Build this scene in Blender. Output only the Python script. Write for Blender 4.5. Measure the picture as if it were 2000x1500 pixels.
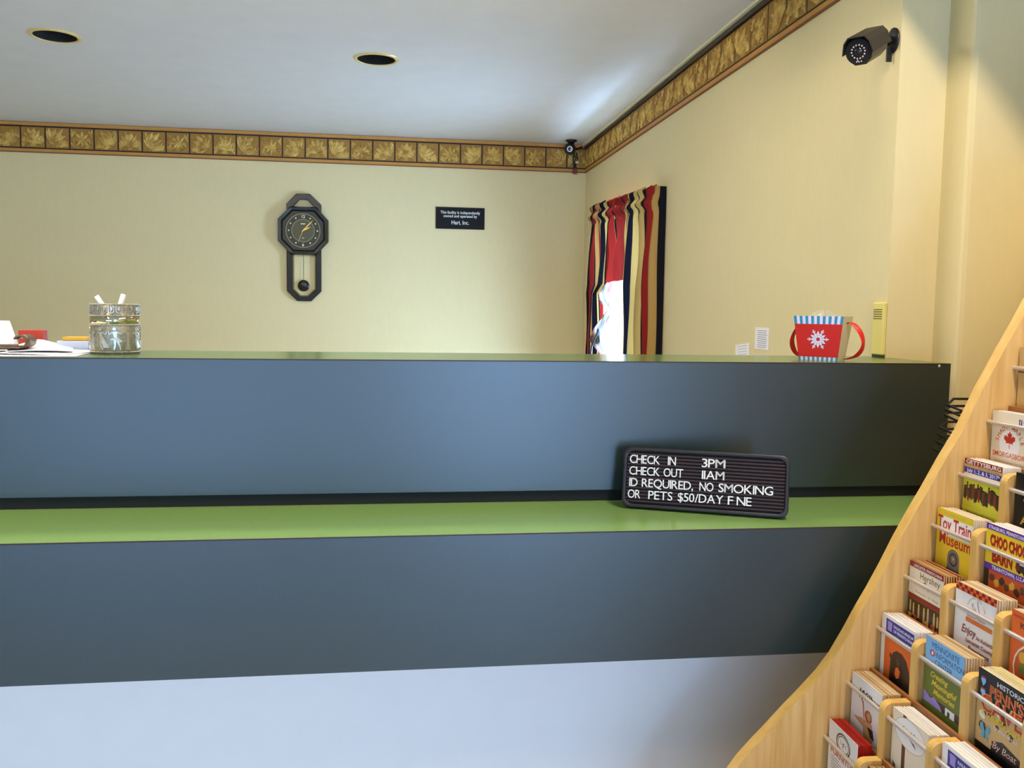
import bpy, bmesh, math, random
from mathutils import Vector, Matrix
random.seed(7)
for o in list(bpy.data.objects): bpy.data.objects.remove(o)
S = bpy.context.scene
COL = S.collection
PI = math.pi
def V(*a): return Vector(a)

# ------------------------------------------------------------------ camera
FPX, YAW, PITCH, ROLL, EYE = 1733.0, .1405, -.0834, .015, Vector((0, 0, 1.24))
cy, sy, cp, sp = math.cos(YAW), math.sin(YAW), math.cos(PITCH), math.sin(PITCH)
FW = Vector((sy*cp, cy*cp, sp)); r0 = Vector((cy, -sy, 0)); u0 = r0.cross(FW)
RT = r0*math.cos(ROLL) + u0*math.sin(ROLL); UP = u0*math.cos(ROLL) - r0*math.sin(ROLL)
cd = bpy.data.cameras.new('camera'); cam = bpy.data.objects.new('camera', cd); COL.objects.link(cam)
m = Matrix.Identity(4)
for i in range(3): m[i][0], m[i][1], m[i][2], m[i][3] = RT[i], UP[i], -FW[i], EYE[i]
cam.matrix_world = m
cd.sensor_width = 36; cd.lens = FPX*36/2000; cd.clip_start = .02
S.camera = cam
def at(px, py, ax, v):           # pixel (2000x1500) -> point on the plane coordinate[ax] == v
    d = FW + RT*((px-1000)/FPX) + UP*((750-py)/FPX)
    return EYE + d*((v-EYE[ax])/d[ax])

# ------------------------------------------------------------------ world, lights, exposure
W = bpy.data.worlds.new('sky'); S.world = W; W.use_nodes = True
bg = W.node_tree.nodes['Background']
bg.inputs[0].default_value = (.43, .66, 1.0, 1); bg.inputs[1].default_value = 22.0
S.view_settings.view_transform = 'Standard'; S.view_settings.look = 'None'
S.view_settings.gamma = 1; S.view_settings.use_curve_mapping = False
S.view_settings.exposure = 1.78
def portal(name, loc, rot, sx, sz):
    l = bpy.data.lights.new(name, 'AREA'); l.shape = 'RECTANGLE'; l.size = sx; l.size_y = sz
    l.cycles.is_portal = True
    o = bpy.data.objects.new(name, l); COL.objects.link(o); o.location = loc; o.rotation_euler = rot
WIN2 = (-3.0, -.50, .12, 1.25)     # lobby window x0 x1 z0 z1
DOOR1 = (.48, 1.32, .04, 2.04)
YF = -3.0
portal('lobby_window_portal', ((WIN2[0]+WIN2[1])/2, YF-.13, (WIN2[2]+WIN2[3])/2), (PI/2, 0, 0), WIN2[1]-WIN2[0], WIN2[3]-WIN2[2])
portal('lobby_door_portal', ((DOOR1[0]+DOOR1[1])/2, YF-.13, (DOOR1[2]+DOOR1[3])/2), (PI/2, 0, 0), DOOR1[1]-DOOR1[0], DOOR1[3]-DOOR1[2])
XR, YB, ZC, ZT, ZL = 1.212, 5.455, 2.26, 1.1363, .84
WIN1 = (3.98, 5.0, .80, 1.74)      # office window y0 y1 z0 z1
portal('office_window_portal', (XR+.15, (WIN1[0]+WIN1[1])/2, (WIN1[2]+WIN1[3])/2), (PI/2, 0, PI/2), WIN1[1]-WIN1[0], WIN1[3]-WIN1[2])
# (the portals face into the room; the warm tube lights sit in their ceiling fixtures, built below)
TUBE_POWER = 8.6
OFFICE_FILL = 6.3

# ------------------------------------------------------------------ materials
MATS = {}
def mat(name, col, rough=.6, metal=0, spec=.5, noise=0, nscale=40, bump=0, bscale=None, emit=None, estr=0, coat=0, transl=0, alpha=None, stretch=None):
    if name in MATS: return MATS[name]
    M = bpy.data.materials.new(name); M.use_nodes = True; MATS[name] = M
    nt = M.node_tree; b = nt.nodes['Principled BSDF']
    b.inputs['Base Color'].default_value = (*col, 1); b.inputs['Roughness'].default_value = rough
    b.inputs['Metallic'].default_value = metal; b.inputs['Specular IOR Level'].default_value = spec
    if coat: b.inputs['Coat Weight'].default_value = coat; b.inputs['Coat Roughness'].default_value = .08
    if emit: b.inputs['Emission Color'].default_value = (*emit, 1); b.inputs['Emission Strength'].default_value = estr
    if noise or bump:
        tc = nt.nodes.new('ShaderNodeTexCoord'); mp = nt.nodes.new('ShaderNodeMapping')
        nt.links.new(tc.outputs['Object'], mp.inputs[0])
        if stretch: mp.inputs['Scale'].default_value = stretch
        n = nt.nodes.new('ShaderNodeTexNoise'); n.inputs['Scale'].default_value = nscale; n.inputs['Detail'].default_value = 4
        nt.links.new(mp.outputs[0], n.inputs['Vector'])
        if noise:
            cr = nt.nodes.new('ShaderNodeValToRGB')
            cr.color_ramp.elements[0].position = .3; cr.color_ramp.elements[1].position = .7
            cr.color_ramp.elements[0].color = (*[c*(1-noise) for c in col], 1)
            cr.color_ramp.elements[1].color = (*[min(1, c*(1+noise)) for c in col], 1)
            nt.links.new(n.outputs[0], cr.inputs[0]); nt.links.new(cr.outputs[0], b.inputs['Base Color'])
        if bump:
            n2 = n
            if bscale:
                n2 = nt.nodes.new('ShaderNodeTexNoise'); n2.inputs['Scale'].default_value = bscale; n2.inputs['Detail'].default_value = 3
                nt.links.new(mp.outputs[0], n2.inputs['Vector'])
            bp = nt.nodes.new('ShaderNodeBump'); bp.inputs['Strength'].default_value = bump; bp.inputs['Distance'].default_value = .002
            nt.links.new(n2.outputs[0], bp.inputs['Height']); nt.links.new(bp.outputs[0], b.inputs['Normal'])
    return M
def srgb(r, g, b):
    f = lambda c: (c/255/12.92) if c/255 <= .04045 else ((c/255+.055)/1.055)**2.4
    return (f(r), f(g), f(b))
WALL = mat('cream_wallpaper', srgb(226, 210, 160), .75, noise=.012, nscale=60, bump=.08, bscale=260, stretch=(1, 1, .25))
CEIL = mat('ceiling_paint', srgb(222, 219, 214), .85, noise=.02, nscale=8, bump=.15, bscale=180)
FLOORM = mat('pale_grey_tile', srgb(176, 174, 172), .4, noise=.06, nscale=30)
WHITE = mat('white_base_paint', srgb(240, 236, 230), .55, noise=.01, nscale=15)
GREEN = mat('green_laminate', srgb(80, 112, 62), .2, spec=.5, noise=.10, nscale=420, bump=.02)
DGREEN = mat('dark_green_laminate', srgb(27, 42, 38), .36, spec=1.0, noise=.10, nscale=420, bump=.05)
SEAM = mat('brown_laminate_seam', srgb(66, 38, 20), .5)
GAPSHADE = mat('recess_shade', srgb(22, 24, 22), .8)  # shade of the gap painted in as a near-black backing colour
BLACK = mat('black_plastic', srgb(18, 17, 18), .35)
BLACKM = mat('matte_black', srgb(10, 10, 10), .8)
CHROME = mat('satin_rod', srgb(214, 206, 200), .32, metal=.55)
STEEL = mat('screw_steel', srgb(220, 220, 220), .3, metal=1)
GOLD = mat('gold_paint', srgb(220, 180, 80), .35, metal=.6)
PAPER = mat('white_paper', srgb(244, 243, 246), .7)
CREAMP = mat('cream_plastic', srgb(232, 222, 178), .5)
def wood_mat(name, c1, c2, scale=1.0, axis=2):
    M = bpy.data.materials.new(name); M.use_nodes = True; MATS[name] = M
    nt = M.node_tree; b = nt.nodes['Principled BSDF']; b.inputs['Roughness'].default_value = .42
    tc = nt.nodes.new('ShaderNodeTexCoord'); mp = nt.nodes.new('ShaderNodeMapping')
    sc = [38*scale]*3; sc[axis] = 2.2*scale; mp.inputs['Scale'].default_value = sc
    nt.links.new(tc.outputs['Object'], mp.inputs[0])
    n = nt.nodes.new('ShaderNodeTexNoise'); n.inputs['Scale'].default_value = 2.2; n.inputs['Detail'].default_value = 6; n.inputs['Distortion'].default_value = .6
    nt.links.new(mp.outputs[0], n.inputs['Vector'])
    cr = nt.nodes.new('ShaderNodeValToRGB'); cr.color_ramp.elements[0].position = .32; cr.color_ramp.elements[1].position = .66
    cr.color_ramp.elements[0].color = (*c1, 1); cr.color_ramp.elements[1].color = (*c2, 1)
    nt.links.new(n.outputs[0], cr.inputs[0]); nt.links.new(cr.outputs[0], b.inputs['Base Color'])
    return M
OAK = wood_mat('oak_veneer', srgb(212, 162, 90), srgb(230, 188, 120))
OAKEDGE = wood_mat('oak_edge_band', srgb(214, 168, 84), srgb(226, 186, 106), .6)
OAKDARK = wood_mat('oak_backboard', srgb(140, 84, 40), srgb(168, 108, 56), 1, 1)
def glass_mat(name, tint):
    M = bpy.data.materials.new(name); M.use_nodes = True; nt = M.node_tree; nt.nodes.clear()
    o = nt.nodes.new('ShaderNodeOutputMaterial'); t = nt.nodes.new('ShaderNodeBsdfTransparent'); g = nt.nodes.new('ShaderNodeBsdfGlossy'); t.inputs[0].default_value = (*tint, 1)
    g.inputs['Roughness'].default_value = .02; mx = nt.nodes.new('ShaderNodeMixShader'); mx.inputs[0].default_value = .06
    nt.links.new(t.outputs[0], mx.inputs[1]); nt.links.new(g.outputs[0], mx.inputs[2]); nt.links.new(mx.outputs[0], o.inputs[0])
    return M
GLASS = glass_mat('window_glass', (1, 1, 1)); TINTED = glass_mat('tinted_glass', (.31, .33, .36)); DOORGLASS = glass_mat('door_glass', (.52, .55, .60))  # lobby and door tints added to dim the incoming daylight

# ------------------------------------------------------------------ mesh helpers
class MB:
    def __init__(s): s.v = []; s.f = []; s.mi = []; s.mats = []; s.uv = None; s.smooth = set()
    def mid(s, m):
        if m not in s.mats: s.mats.append(m)
        return s.mats.index(m)
    def add(s, vs, fs, m=None, smooth=False):
        o = len(s.v); s.v += [tuple(v) for v in vs]; k = s.mid(m) if m else 0
        for f in fs:
            if smooth: s.smooth.add(len(s.f))
            s.f.append([i+o for i in f]); s.mi.append(k)
        return s
    def box(s, x0, x1, y0, y1, z0, z1, m=None):
        vs = [(x, y, z) for x in (x0, x1) for y in (y0, y1) for z in (z0, z1)]
        return s.add(vs, [(0, 1, 3, 2), (4, 6, 7, 5), (0, 4, 5, 1), (2, 3, 7, 6), (0, 2, 6, 4), (1, 5, 7, 3)], m)
    def prism(s, pts, axis, a, b, m=None):
        """polygon pts (2-D, the two remaining axes in cyclic order) swept along axis from a to b"""
        def P(p, t):
            if axis == 0: return (t, p[0], p[1])
            if axis == 1: return (p[0], t, p[1])
            return (p[0], p[1], t)
        n = len(pts)
        vs = [P(p, a) for p in pts] + [P(p, b) for p in pts]
        fs = [list(range(n)), list(range(2*n-1, n-1, -1))] + [(i, i+n, (i+1) % n+n, (i+1) % n) for i in range(n)]
        return s.add(vs, fs, m)
    def ring(s, outer, inner, axis, a, b, m=None):
        def P(p, t):
            if axis == 0: return (t, p[0], p[1])
            if axis == 1: return (p[0], t, p[1])
            return (p[0], p[1], t)
        n = len(outer)
        vs = [P(p, a) for p in outer]+[P(p, a) for p in inner]+[P(p, b) for p in outer]+[P(p, b) for p in inner]
        fs = []
        for i in range(n):
            j = (i+1) % n
            fs += [(i, j, n+j, n+i), (2*n+i, 3*n+i, 3*n+j, 2*n+j), (i, 2*n+i, 2*n+j, j), (n+i, n+j, 3*n+j, 3*n+i)]
        return s.add(vs, fs, m)
    def tube(s, pts, r, m=None, n=8, cap=True):
        pts = [Vector(p) for p in pts]; N = len(pts); rings = []
        rr = r if isinstance(r, (list, tuple)) else [r]*N
        prev = None
        for i, p in enumerate(pts):
            d = (pts[min(i+1, N-1)]-pts[max(i-1, 0)]).normalized()
            if prev is None:
                a = Vector((0, 0, 1)) if abs(d.z) < .9 else Vector((1, 0, 0)); x = d.cross(a).normalized()
            else: x = (prev - d*prev.dot(d)).normalized()
            prev = x; y = d.cross(x)
            rings.append([p+(x*math.cos(2*PI*k/n)+y*math.sin(2*PI*k/n))*rr[i] for k in range(n)])
        vs = [q for rg in rings for q in rg]; fs = []
        for i in range(N-1):
            for k in range(n): fs.append((i*n+k, i*n+(k+1) % n, (i+1)*n+(k+1) % n, (i+1)*n+k))
        s.add(vs, fs, m, True)
        if cap: s.add(rings[0], [list(range(n-1, -1, -1))], m); s.add(rings[-1], [list(range(n))], m)
        return s
    def lathe(s, prof, c=(0, 0, 0), n=32, m=None, M=None, smooth=True, arc=2*PI):
        """profile (r,z) spun about z through c, or by matrix M"""
        vs = []; full = abs(arc-2*PI) < 1e-6; K = n if full else n+1
        for r, z in prof:
            for k in range(K):
                a = arc*k/n; p = Vector((r*math.cos(a), r*math.sin(a), z))
                vs.append((M @ p) if M else p+Vector(c))
        fs = []
        for i in range(len(prof)-1):
            for k in range(n): fs.append((i*K+k, i*K+(k+1) % K, (i+1)*K+(k+1) % K, (i+1)*K+k))
        return s.add(vs, fs, m, smooth)
    def sphere(s, c, r, m=None, n=10, sc=(1, 1, 1)):
        prof = [(math.sin(PI*i/(n//2+1))*1, -math.cos(PI*i/(n//2+1))) for i in range(n//2+2)]
        M = Matrix.Translation(Vector(c)) @ Matrix.Diagonal((r*sc[0], r*sc[1], r*sc[2], 1))
        return s.lathe([(max(a, 1e-4), b) for a, b in prof], n=n, m=m, M=M)
    def grid(s, fn, nu, nv, m=None, smooth=True, uv=False):
        vs = []; uvs = []
        for j in range(nv+1):
            for i in range(nu+1):
                vs.append(fn(i/nu, j/nv)); uvs.append((i/nu, j/nv))
        fs = [(j*(nu+1)+i, j*(nu+1)+i+1, (j+1)*(nu+1)+i+1, (j+1)*(nu+1)+i) for j in range(nv) for i in range(nu)]
        if uv: s.uv = uvs
        return s.add(vs, fs, m, smooth)
    def mesh(s, name, m=None):
        me = bpy.data.meshes.new(name); me.from_pydata(s.v, [], s.f); me.update()
        for q in (s.mats if s.mats else [m]): me.materials.append(q)
        for p in me.polygons:
            p.material_index = s.mi[p.index]; p.use_smooth = p.index in s.smooth
        if s.uv:
            l = me.uv_layers.new(name='UVMap')
            for lp in me.loops: l.data[lp.index].uv = s.uv[lp.vertex_index]
        return me
    def build(s, name, m=None, parent=None, bevel=0, fix=True, solid=0):
        me = s.mesh(name, m)
        if fix:
            b = bmesh.new(); b.from_mesh(me); bmesh.ops.recalc_face_normals(b, faces=b.faces); b.to_mesh(me); b.free()
        return ob(name, me, parent, bevel, solid)
def ob(name, me, parent=None, bevel=0, solid=0):
    o = bpy.data.objects.new(name, me); COL.objects.link(o)
    if parent: o.parent = parent
    if solid:
        q = o.modifiers.new('thickness', 'SOLIDIFY'); q.thickness = solid; q.offset = 0
    if bevel:
        q = o.modifiers.new('bevel', 'BEVEL'); q.width = bevel; q.segments = 2; q.limit_method = 'ANGLE'
    return o
def tag(o, label, cat, group=None):
    o['label'] = label; o['category'] = cat
    if group: o['group'] = group
    return o
def thing(name, label, cat, loc=(0, 0, 0), rz=0, group=None):
    o = bpy.data.objects.new(name, None); COL.objects.link(o); o.location = loc; o.rotation_euler = (0, 0, rz)
    o.empty_display_size = .05
    return tag(o, label, cat, group)
def struct(o): o['kind'] = 'structure'; return o
def cut(o, boxes):
    """cut holes (objects) out of o, applied"""
    for c in boxes:
        q = o.modifiers.new('hole', 'BOOLEAN'); q.operation = 'DIFFERENCE'; q.object = c; q.solver = 'EXACT'
    bpy.context.view_layer.update()
    dg = bpy.context.evaluated_depsgraph_get()
    me = bpy.data.meshes.new_from_object(o.evaluated_get(dg)); o.modifiers.clear(); o.data = me
    for c in boxes: bpy.data.objects.remove(c)
    return o
TXT = {}
def text_mb(s, size=1.0, sx=1.0, off=0.0, align='LEFT', extrude=0.0, shear=0.0, spacing=1.0):
    """text as (verts, faces) in the xy plane, baseline at y=0; size ~ line height, caps about .7 size"""
    key = (s, off, align, extrude, shear, spacing)
    if key not in TXT:
        c = bpy.data.curves.new('t', 'FONT'); c.body = s; c.size = 1; c.align_x = align; c.offset = off; c.extrude = extrude; c.shear = shear
        c.space_character = spacing; c.resolution_u = 3
        o = bpy.data.objects.new('t', c); COL.objects.link(o)
        me = bpy.data.meshes.new_from_object(o)
        TXT[key] = ([tuple(v.co) for v in me.vertices], [list(p.vertices) for p in me.polygons])
        bpy.data.objects.remove(o); bpy.data.curves.remove(c); bpy.data.meshes.remove(me)
    v, f = TXT[key]
    return [(x*size*sx, y*size, z) for x, y, z in v], f

# ------------------------------------------------------------------ room shell
XL, XB, XRL, YJ, YA = -3.7, 1.336, 1.50, 1.932, 2.03
struct(MB().box(XL-.12, XRL+.2, YF-.12, YB+.12, -.1, 0).build('floor', FLOORM))
ceil = struct(MB().box(XL-.12, XRL+.2, YF-.12, YB+.12, ZC, ZC+.22).build('ceiling', CEIL))
struct(MB().box(XL-.12, XR+.124, YB, YB+.12, 0, ZC).build('wall_back', WALL))
struct(MB().box(XL-.12, XL, YF, YB, 0, ZC).build('wall_left', WALL))
wr = struct(MB().box(XR, XB, YA, YB, 0, ZC).build('wall_right', WALL))
cut(wr, [MB().box(XR-.1, XB+.1, WIN1[0], WIN1[1], WIN1[2], WIN1[3]).build('hole', WALL)])
struct(MB().box(XB, XRL+.2, YJ, YA+.08, 0, ZC).build('wall_right_jog', WALL, bevel=.012))
struct(MB().box(XRL, XRL+.2, YF, YJ, 0, ZC).build('wall_right_lobby', WALL))
wf = struct(MB().box(XL, XRL, YF-.12, YF, 0, ZC).build('wall_front', WALL))
cut(wf, [MB().box(WIN2[0], WIN2[1], YF-.3, YF+.2, WIN2[2], WIN2[3]).build('hole', WALL), MB().box(DOOR1[0], DOOR1[1], YF-.3, YF+.2, DOOR1[2], DOOR1[3]).build('hole', WALL)])
# windows and door
def frame_xz(name, x0, x1, z0, z1, y, w=.05, d=.06, bars=(), glass=TINTED):
    r = bpy.data.objects.new(name, None); COL.objects.link(r); struct(r)
    b = MB(); b.box(x0, x0+w, y-d, y, z0, z1); b.box(x1-w, x1, y-d, y, z0, z1); b.box(x0+w, x1-w, y-d, y, z0, z0+w); b.box(x0+w, x1-w, y-d, y, z1-w, z1)
    b.build('window_frame', CREAMP, r, bevel=.003)
    xs = [x0+w]+[q for q in bars]+[x1-w]
    for q in bars: MB().box(q-w/2, q+w/2, y-d, y, z0+w, z1-w).build('mullion', CREAMP, r)
    for a, c in zip(xs[:-1], xs[1:]): MB().box(a+(w/2 if a in bars else 0), c-(w/2 if c in bars else 0), y-d/2-.003, y-d/2+.003, z0+w, z1-w).build('pane', glass, r)
    return r
frame_xz('window_2', *WIN2, YF-.02, bars=(-1.7,))
dr = frame_xz('door_1', *DOOR1, YF-.02, w=.075, glass=DOORGLASS)
MB().tube([(DOOR1[0]+.1, YF-.01, .95), (DOOR1[0]+.1, YF+.04, .97), (DOOR1[0]+.1, YF+.04, 1.23), (DOOR1[0]+.1, YF-.01, 1.25)], .011).build('door_handle', CHROME, dr)
w1 = bpy.data.objects.new('window_1', None); COL.objects.link(w1); struct(w1)
y0, y1, z0, z1 = WIN1
b = MB(); X0, X1 = XR+.05, XR+.10
b.box(X0, X1, y0, y0+.04, z0, z1); b.box(X0, X1, y1-.04, y1, z0, z1); b.box(X0, X1, y0+.04, y1-.04, z0, z0+.04); b.box(X0, X1, y0+.04, y1-.04, z1-.04, z1)
b.build('window_frame', WHITE, w1)
MB().box(X0, X1, (y0+y1)/2-.45, (y0+y1)/2-.42, z0+.04, z1-.04).build('mullion', WHITE, w1)
MB().box(X0+.02, X0+.026, y0+.04, y1-.04, z0+.04, z1-.04).build('pane', GLASS, w1)
MB().box(XR-.03, XR+.05, y0-.04, y1+.04, z0-.025, z0).build('window_sill', WHITE, w1, bevel=.004)

# ------------------------------------------------------------------ ceiling fixtures
cans = [(-1.262, 3.706, 'off recessed ceiling light with brass trim, the one nearer the left frame edge'), (-.048, 3.790, 'off recessed ceiling light with pale trim, above and right of the wall clock')]
holes = []
for x, y, l in cans:
    holes.append(MB().lathe([(1e-4, ZC-.05), (.078, ZC-.05), (.078, ZC+.15), (1e-4, ZC+.15)], (x, y, 0), 40, smooth=False).build('hole', BLACKM))
FIX = [(.74, -.2, 'lobby ceiling tube light over the brochure rack side, right of the entrance'), (-1.1, -.2, 'lobby ceiling tube light over the left half of the counter front')]
XE = .98
for x, y, l in FIX:
    holes.append(MB().box(x-.20, x+.20, y, y+2.0, ZC-.05, ZC+.17).build('hole', BLACKM))
cut(ceil, holes)
for x, y, l in cans:
    r = thing('recessed_light', l, 'ceiling light', (x, y, ZC), group='unlit recessed lights over the office')
    MB().lathe([(.0775, .004), (.0775, -.004), (.082, -.0065), (.090, -.005), (.094, -.0002)], n=48).build('trim_ring', mat('brass_trim', srgb(226, 205, 140), .35, metal=.35), r)
    MB().lathe([(.0770, -.0035), (.0755, .004), (.07, .145), (1e-4, .146)], n=40).build('housing', mat('black_baffle', srgb(7, 7, 7), .7), r)
    MB().lathe([(1e-4, .075), (.03, .08), (.045, .1), (.02, .14)], n=24).build('bulb', mat('dark_bulb', srgb(12, 12, 12), .5), r)
WARM = (1.0, .83, .60)
for x, y, l in FIX:
    r = thing('tube_light', l, 'ceiling light', (x, y, ZC))
    h = MB(); h.box(-.198, .198, 0.002, 1.998, .160, .164); h.box(-.199, -.195, .002, 1.998, 0, .160); h.box(.195, .199, .002, 1.998, 0, .160); h.box(-.195, .195, .002, .006, 0, .160); h.box(-.195, .195, 1.994, 1.998, 0, .160)
    h.build('housing', mat('fixture_grey', srgb(60, 56, 52), .9), r)
    MB().tube([(.075, .12, .145), (.075, 1.75, .145)], .010, n=10).build('tube_lamp', mat('lit_tube', (1, .9, .7), .5, emit=WARM, estr=6), r)
    l = bpy.data.lights.new('tube_glow', 'AREA'); l.shape = 'RECTANGLE'; l.size = .022; l.size_y = 1.6; l.energy = TUBE_POWER; l.color = WARM
    lo = bpy.data.objects.new('tube_glow', l); COL.objects.link(lo); lo.parent = r; lo.location = (.075, .93, .132)

r = thing('office_fill_light', 'added unseen fill light on the ceiling above the office side of the counter', 'ceiling light', (-.55, 2.50, ZC))  # fill lamp added out of view to brighten the office
MB().box(-1.22, 1.22, -.07, .07, -.03, -.0005).build('housing', WHITE, r, .004)
pts = [(-.068, -.031), (-.068, -.06), (-.05, -.085), (.05, -.085), (.068, -.06), (.068, -.031)]
MB().prism(pts, 0, -1.205, 1.205).build('diffuser', mat('fill_glow', (.9, .93, .95), .5, emit=(1.0, .93, .85), estr=OFFICE_FILL), r)
for x in (-1.22, 1.21): MB().box(x, x+.01, -.07, .07, -.088, -.031).build('end_cap', WHITE, r)

# ------------------------------------------------------------------ wallpaper borders (trim_1 back wall, trim_2 right wall)
def border_tile_mats():
    M = bpy.data.materials.new('gold_leaf_relief'); M.use_nodes = True; nt = M.node_tree; b = nt.nodes['Principled BSDF']; b.inputs['Roughness'].default_value = .6
    tc = nt.nodes.new('ShaderNodeTexCoord'); n = nt.nodes.new('ShaderNodeTexNoise'); n.inputs['Scale'].default_value = 30; n.inputs['Detail'].default_value = 3
    oi = nt.nodes.new('ShaderNodeObjectInfo'); ad = nt.nodes.new('ShaderNodeVectorMath'); ad.operation = 'ADD'
    nt.links.new(tc.outputs['Object'], ad.inputs[0]); nt.links.new(oi.outputs['Location'], ad.inputs[1]); nt.links.new(ad.outputs[0], n.inputs['Vector'])
    cr = nt.nodes.new('ShaderNodeValToRGB'); e = cr.color_ramp.elements
    e[0].position = .34; e[0].color = (*srgb(168, 122, 48), 1); e[1].position = .66; e[1].color = (*srgb(224, 190, 100), 1)
    nt.links.new(n.outputs[0], cr.inputs[0]); nt.links.new(cr.outputs[0], b.inputs['Base Color'])
    return M
LEAF = border_tile_mats()
TILEG = mat('gold_tile_ground', srgb(162, 118, 48), .65, noise=.2, nscale=70)
BAND = mat('ochre_border_band', srgb(196, 140, 62), .6, noise=.06, nscale=30)
DLINE = mat('dark_brown_border_line', srgb(34, 20, 12), .6)
def leaf_relief(b, c, size, ang, lobes, depth):
    """palmate leaf: each lobe a creased four-triangle blade; plane (a,b), relief along +n (third value)"""
    for k in range(lobes):
        t = ang + (k-(lobes-1)/2)*(2.3/max(1, lobes-1))
        L = size*(1-.32*abs(k-(lobes-1)/2)/((lobes-1)/2 or 1))
        d = (math.sin(t), math.cos(t)); p = (d[1], -d[0]); w = L*.20
        q = lambda s, o, h: (c[0]+d[0]*s+p[0]*o, c[1]+d[1]*s+p[1]*o, h)
        v = [q(0, 0, depth*.4), q(L*.55, w, .0006), q(L, 0, .0008), q(L*.55, -w, .0006), q(L*.55, 0, depth)]
        b.add(v, [(0, 4, 1), (1, 4, 2), (2, 4, 3), (3, 4, 0)], LEAF)
def tile_mesh(kind, w, h):
    b = MB(); d = .0012; g = .0035
    x0, x1, z0, z1 = -w/2+g, w/2-g, -h/2, h/2
    b.add([(x0, z0, 0), (x1, z0, 0), (x1, z1, 0), (x0, z1, 0), (x0+d, z0+d, d), (x1-d, z0+d, d), (x1-d, z1-d, d), (x0+d, z1-d, d)],
          [(4, 5, 6, 7), (0, 1, 5, 4), (1, 2, 6, 5), (2, 3, 7, 6), (3, 0, 4, 7)], TILEG)
    b2 = MB()
    if kind == 0:
        leaf_relief(b2, (-.004, -h*.30), h*.86, .12, 7, .008); leaf_relief(b2, (w*.30, -h*.34), h*.55, .9, 5, .006); leaf_relief(b2, (-w*.30, -h*.36), h*.50, -.9, 5, .006); leaf_relief(b2, (0, -h*.48), h*.30, 0, 5, .007)
    elif kind == 1:
        leaf_relief(b2, (-w*.30, -h*.26), h*.95, .72, 7, .008); leaf_relief(b2, (w*.22, -h*.42), h*.45, .1, 6, .006); leaf_relief(b2, (-w*.38, h*.05), h*.50, .1, 5, .006)
    elif kind == 2:
        for a in range(4): leaf_relief(b2, (0, -.004), h*.50, a*PI/2+.4, 4, .007)
        for sx_ in (-1, 1): leaf_relief(b2, (sx_*w*.34, -h*.40), h*.42, -sx_*.5, 4, .006); leaf_relief(b2, (sx_*w*.32, h*.20), h*.34, sx_*1.0, 4, .006)
    else:
        leaf_relief(b2, (w*.30, -h*.28), h*.95, -.72, 7, .008); leaf_relief(b2, (-w*.24, -h*.42), h*.45, -.1, 6, .006); leaf_relief(b2, (w*.38, h*.05), h*.50, -.1, 5, .006)
    lim = lambda v: (max(x0+.003, min(x1-.003, v[0])), max(z0+.003, min(z1-.003, v[1])), v[2]+d)
    b2.v = [lim(v) for v in b2.v]
    b.add(b2.v, b2.f, LEAF)
    return b
HB0, HB1 = 2.0899, ZC
TZ0, TZ1 = HB0+.0275, ZC-.0295
def border(name, place, length_range, pitch, start):
    """place((s, z, n)) -> world; s runs along the wall"""
    root = bpy.data.objects.new(name, None); COL.objects.link(root); struct(root)
    a, c = length_range
    def bar(nm, z0, z1, t, m, prof=None):
        P = [(a, z0, 0), (c, z0, 0), (c, z1, 0), (a, z1, 0), (a, z0, t), (c, z0, t), (c, z1, t), (a, z1, t)]
        MB().add([place(p) for p in P], [(0, 1, 2, 3), (4, 7, 6, 5), (0, 4, 5, 1), (1, 5, 6, 2), (2, 6, 7, 3), (3, 7, 4, 0)]).build(nm, m, root)
    bar('border_ground', HB0+.002, HB1-.001, .002, DLINE)
    bar('lower_band', HB0, HB0+.0195, .006, BAND)
    bar('lower_bead', HB0-.002, HB0+.003, .008, mat('brown_bead', srgb(128, 78, 32), .6))
    bar('upper_band', HB1-.021, HB1-.003, .006, BAND)
    protos = {}
    s = start; k = 0
    h = TZ1-TZ0; zm = (TZ0+TZ1)/2
    while s - pitch/2 < c:
        lo, hi = max(s, a), min(s+pitch, c)
        if hi-lo > .02:
            w = hi-lo; kind = k % 4; key = (kind, round(w, 3))
            if key not in protos:
                bb = tile_mesh(kind, w, h)
                o0 = Vector(place((0, 0, 0)))
                bb.v = [tuple(Vector(place(v))-o0) for v in bb.v]
                me = bb.mesh('tile')
                bm_ = bmesh.new(); bm_.from_mesh(me); bmesh.ops.recalc_face_normals(bm_, faces=bm_.faces)
                bm_.to_mesh(me); bm_.free()
                protos[key] = me
            o = ob('tile', protos[key], root); o.location = place(((lo+hi)/2, zm, .0022))
        s += pitch; k += 1
    return root
border('trim_1', lambda p: (p[0], YB-p[2], p[1]), (XL, XR), .1311, 1.091-.1311*36)
border('trim_2', lambda p: (XR-p[2], p[0], p[1]), (YA, YB-.009), .1358, 2.527-.1358*4)
struct(MB().box(XR-.03, XR, YA+.02, YB-.01, ZC-.012, ZC-.0005).build('trim_3', mat('cream_raceway', srgb(226, 218, 180), .5), bevel=.003))
cable = MB().tube([(XR-.012, YB-.02-i*.2, ZC-.019-.0015*math.sin(i*1.7)) for i in range(0, 17)]+[(XR-.012, 2.06, ZC-.02)], .0065).build('security_cable', BLACK)
tag(cable, 'thick black cable running under the ceiling along the right wall border', 'cable')

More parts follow.
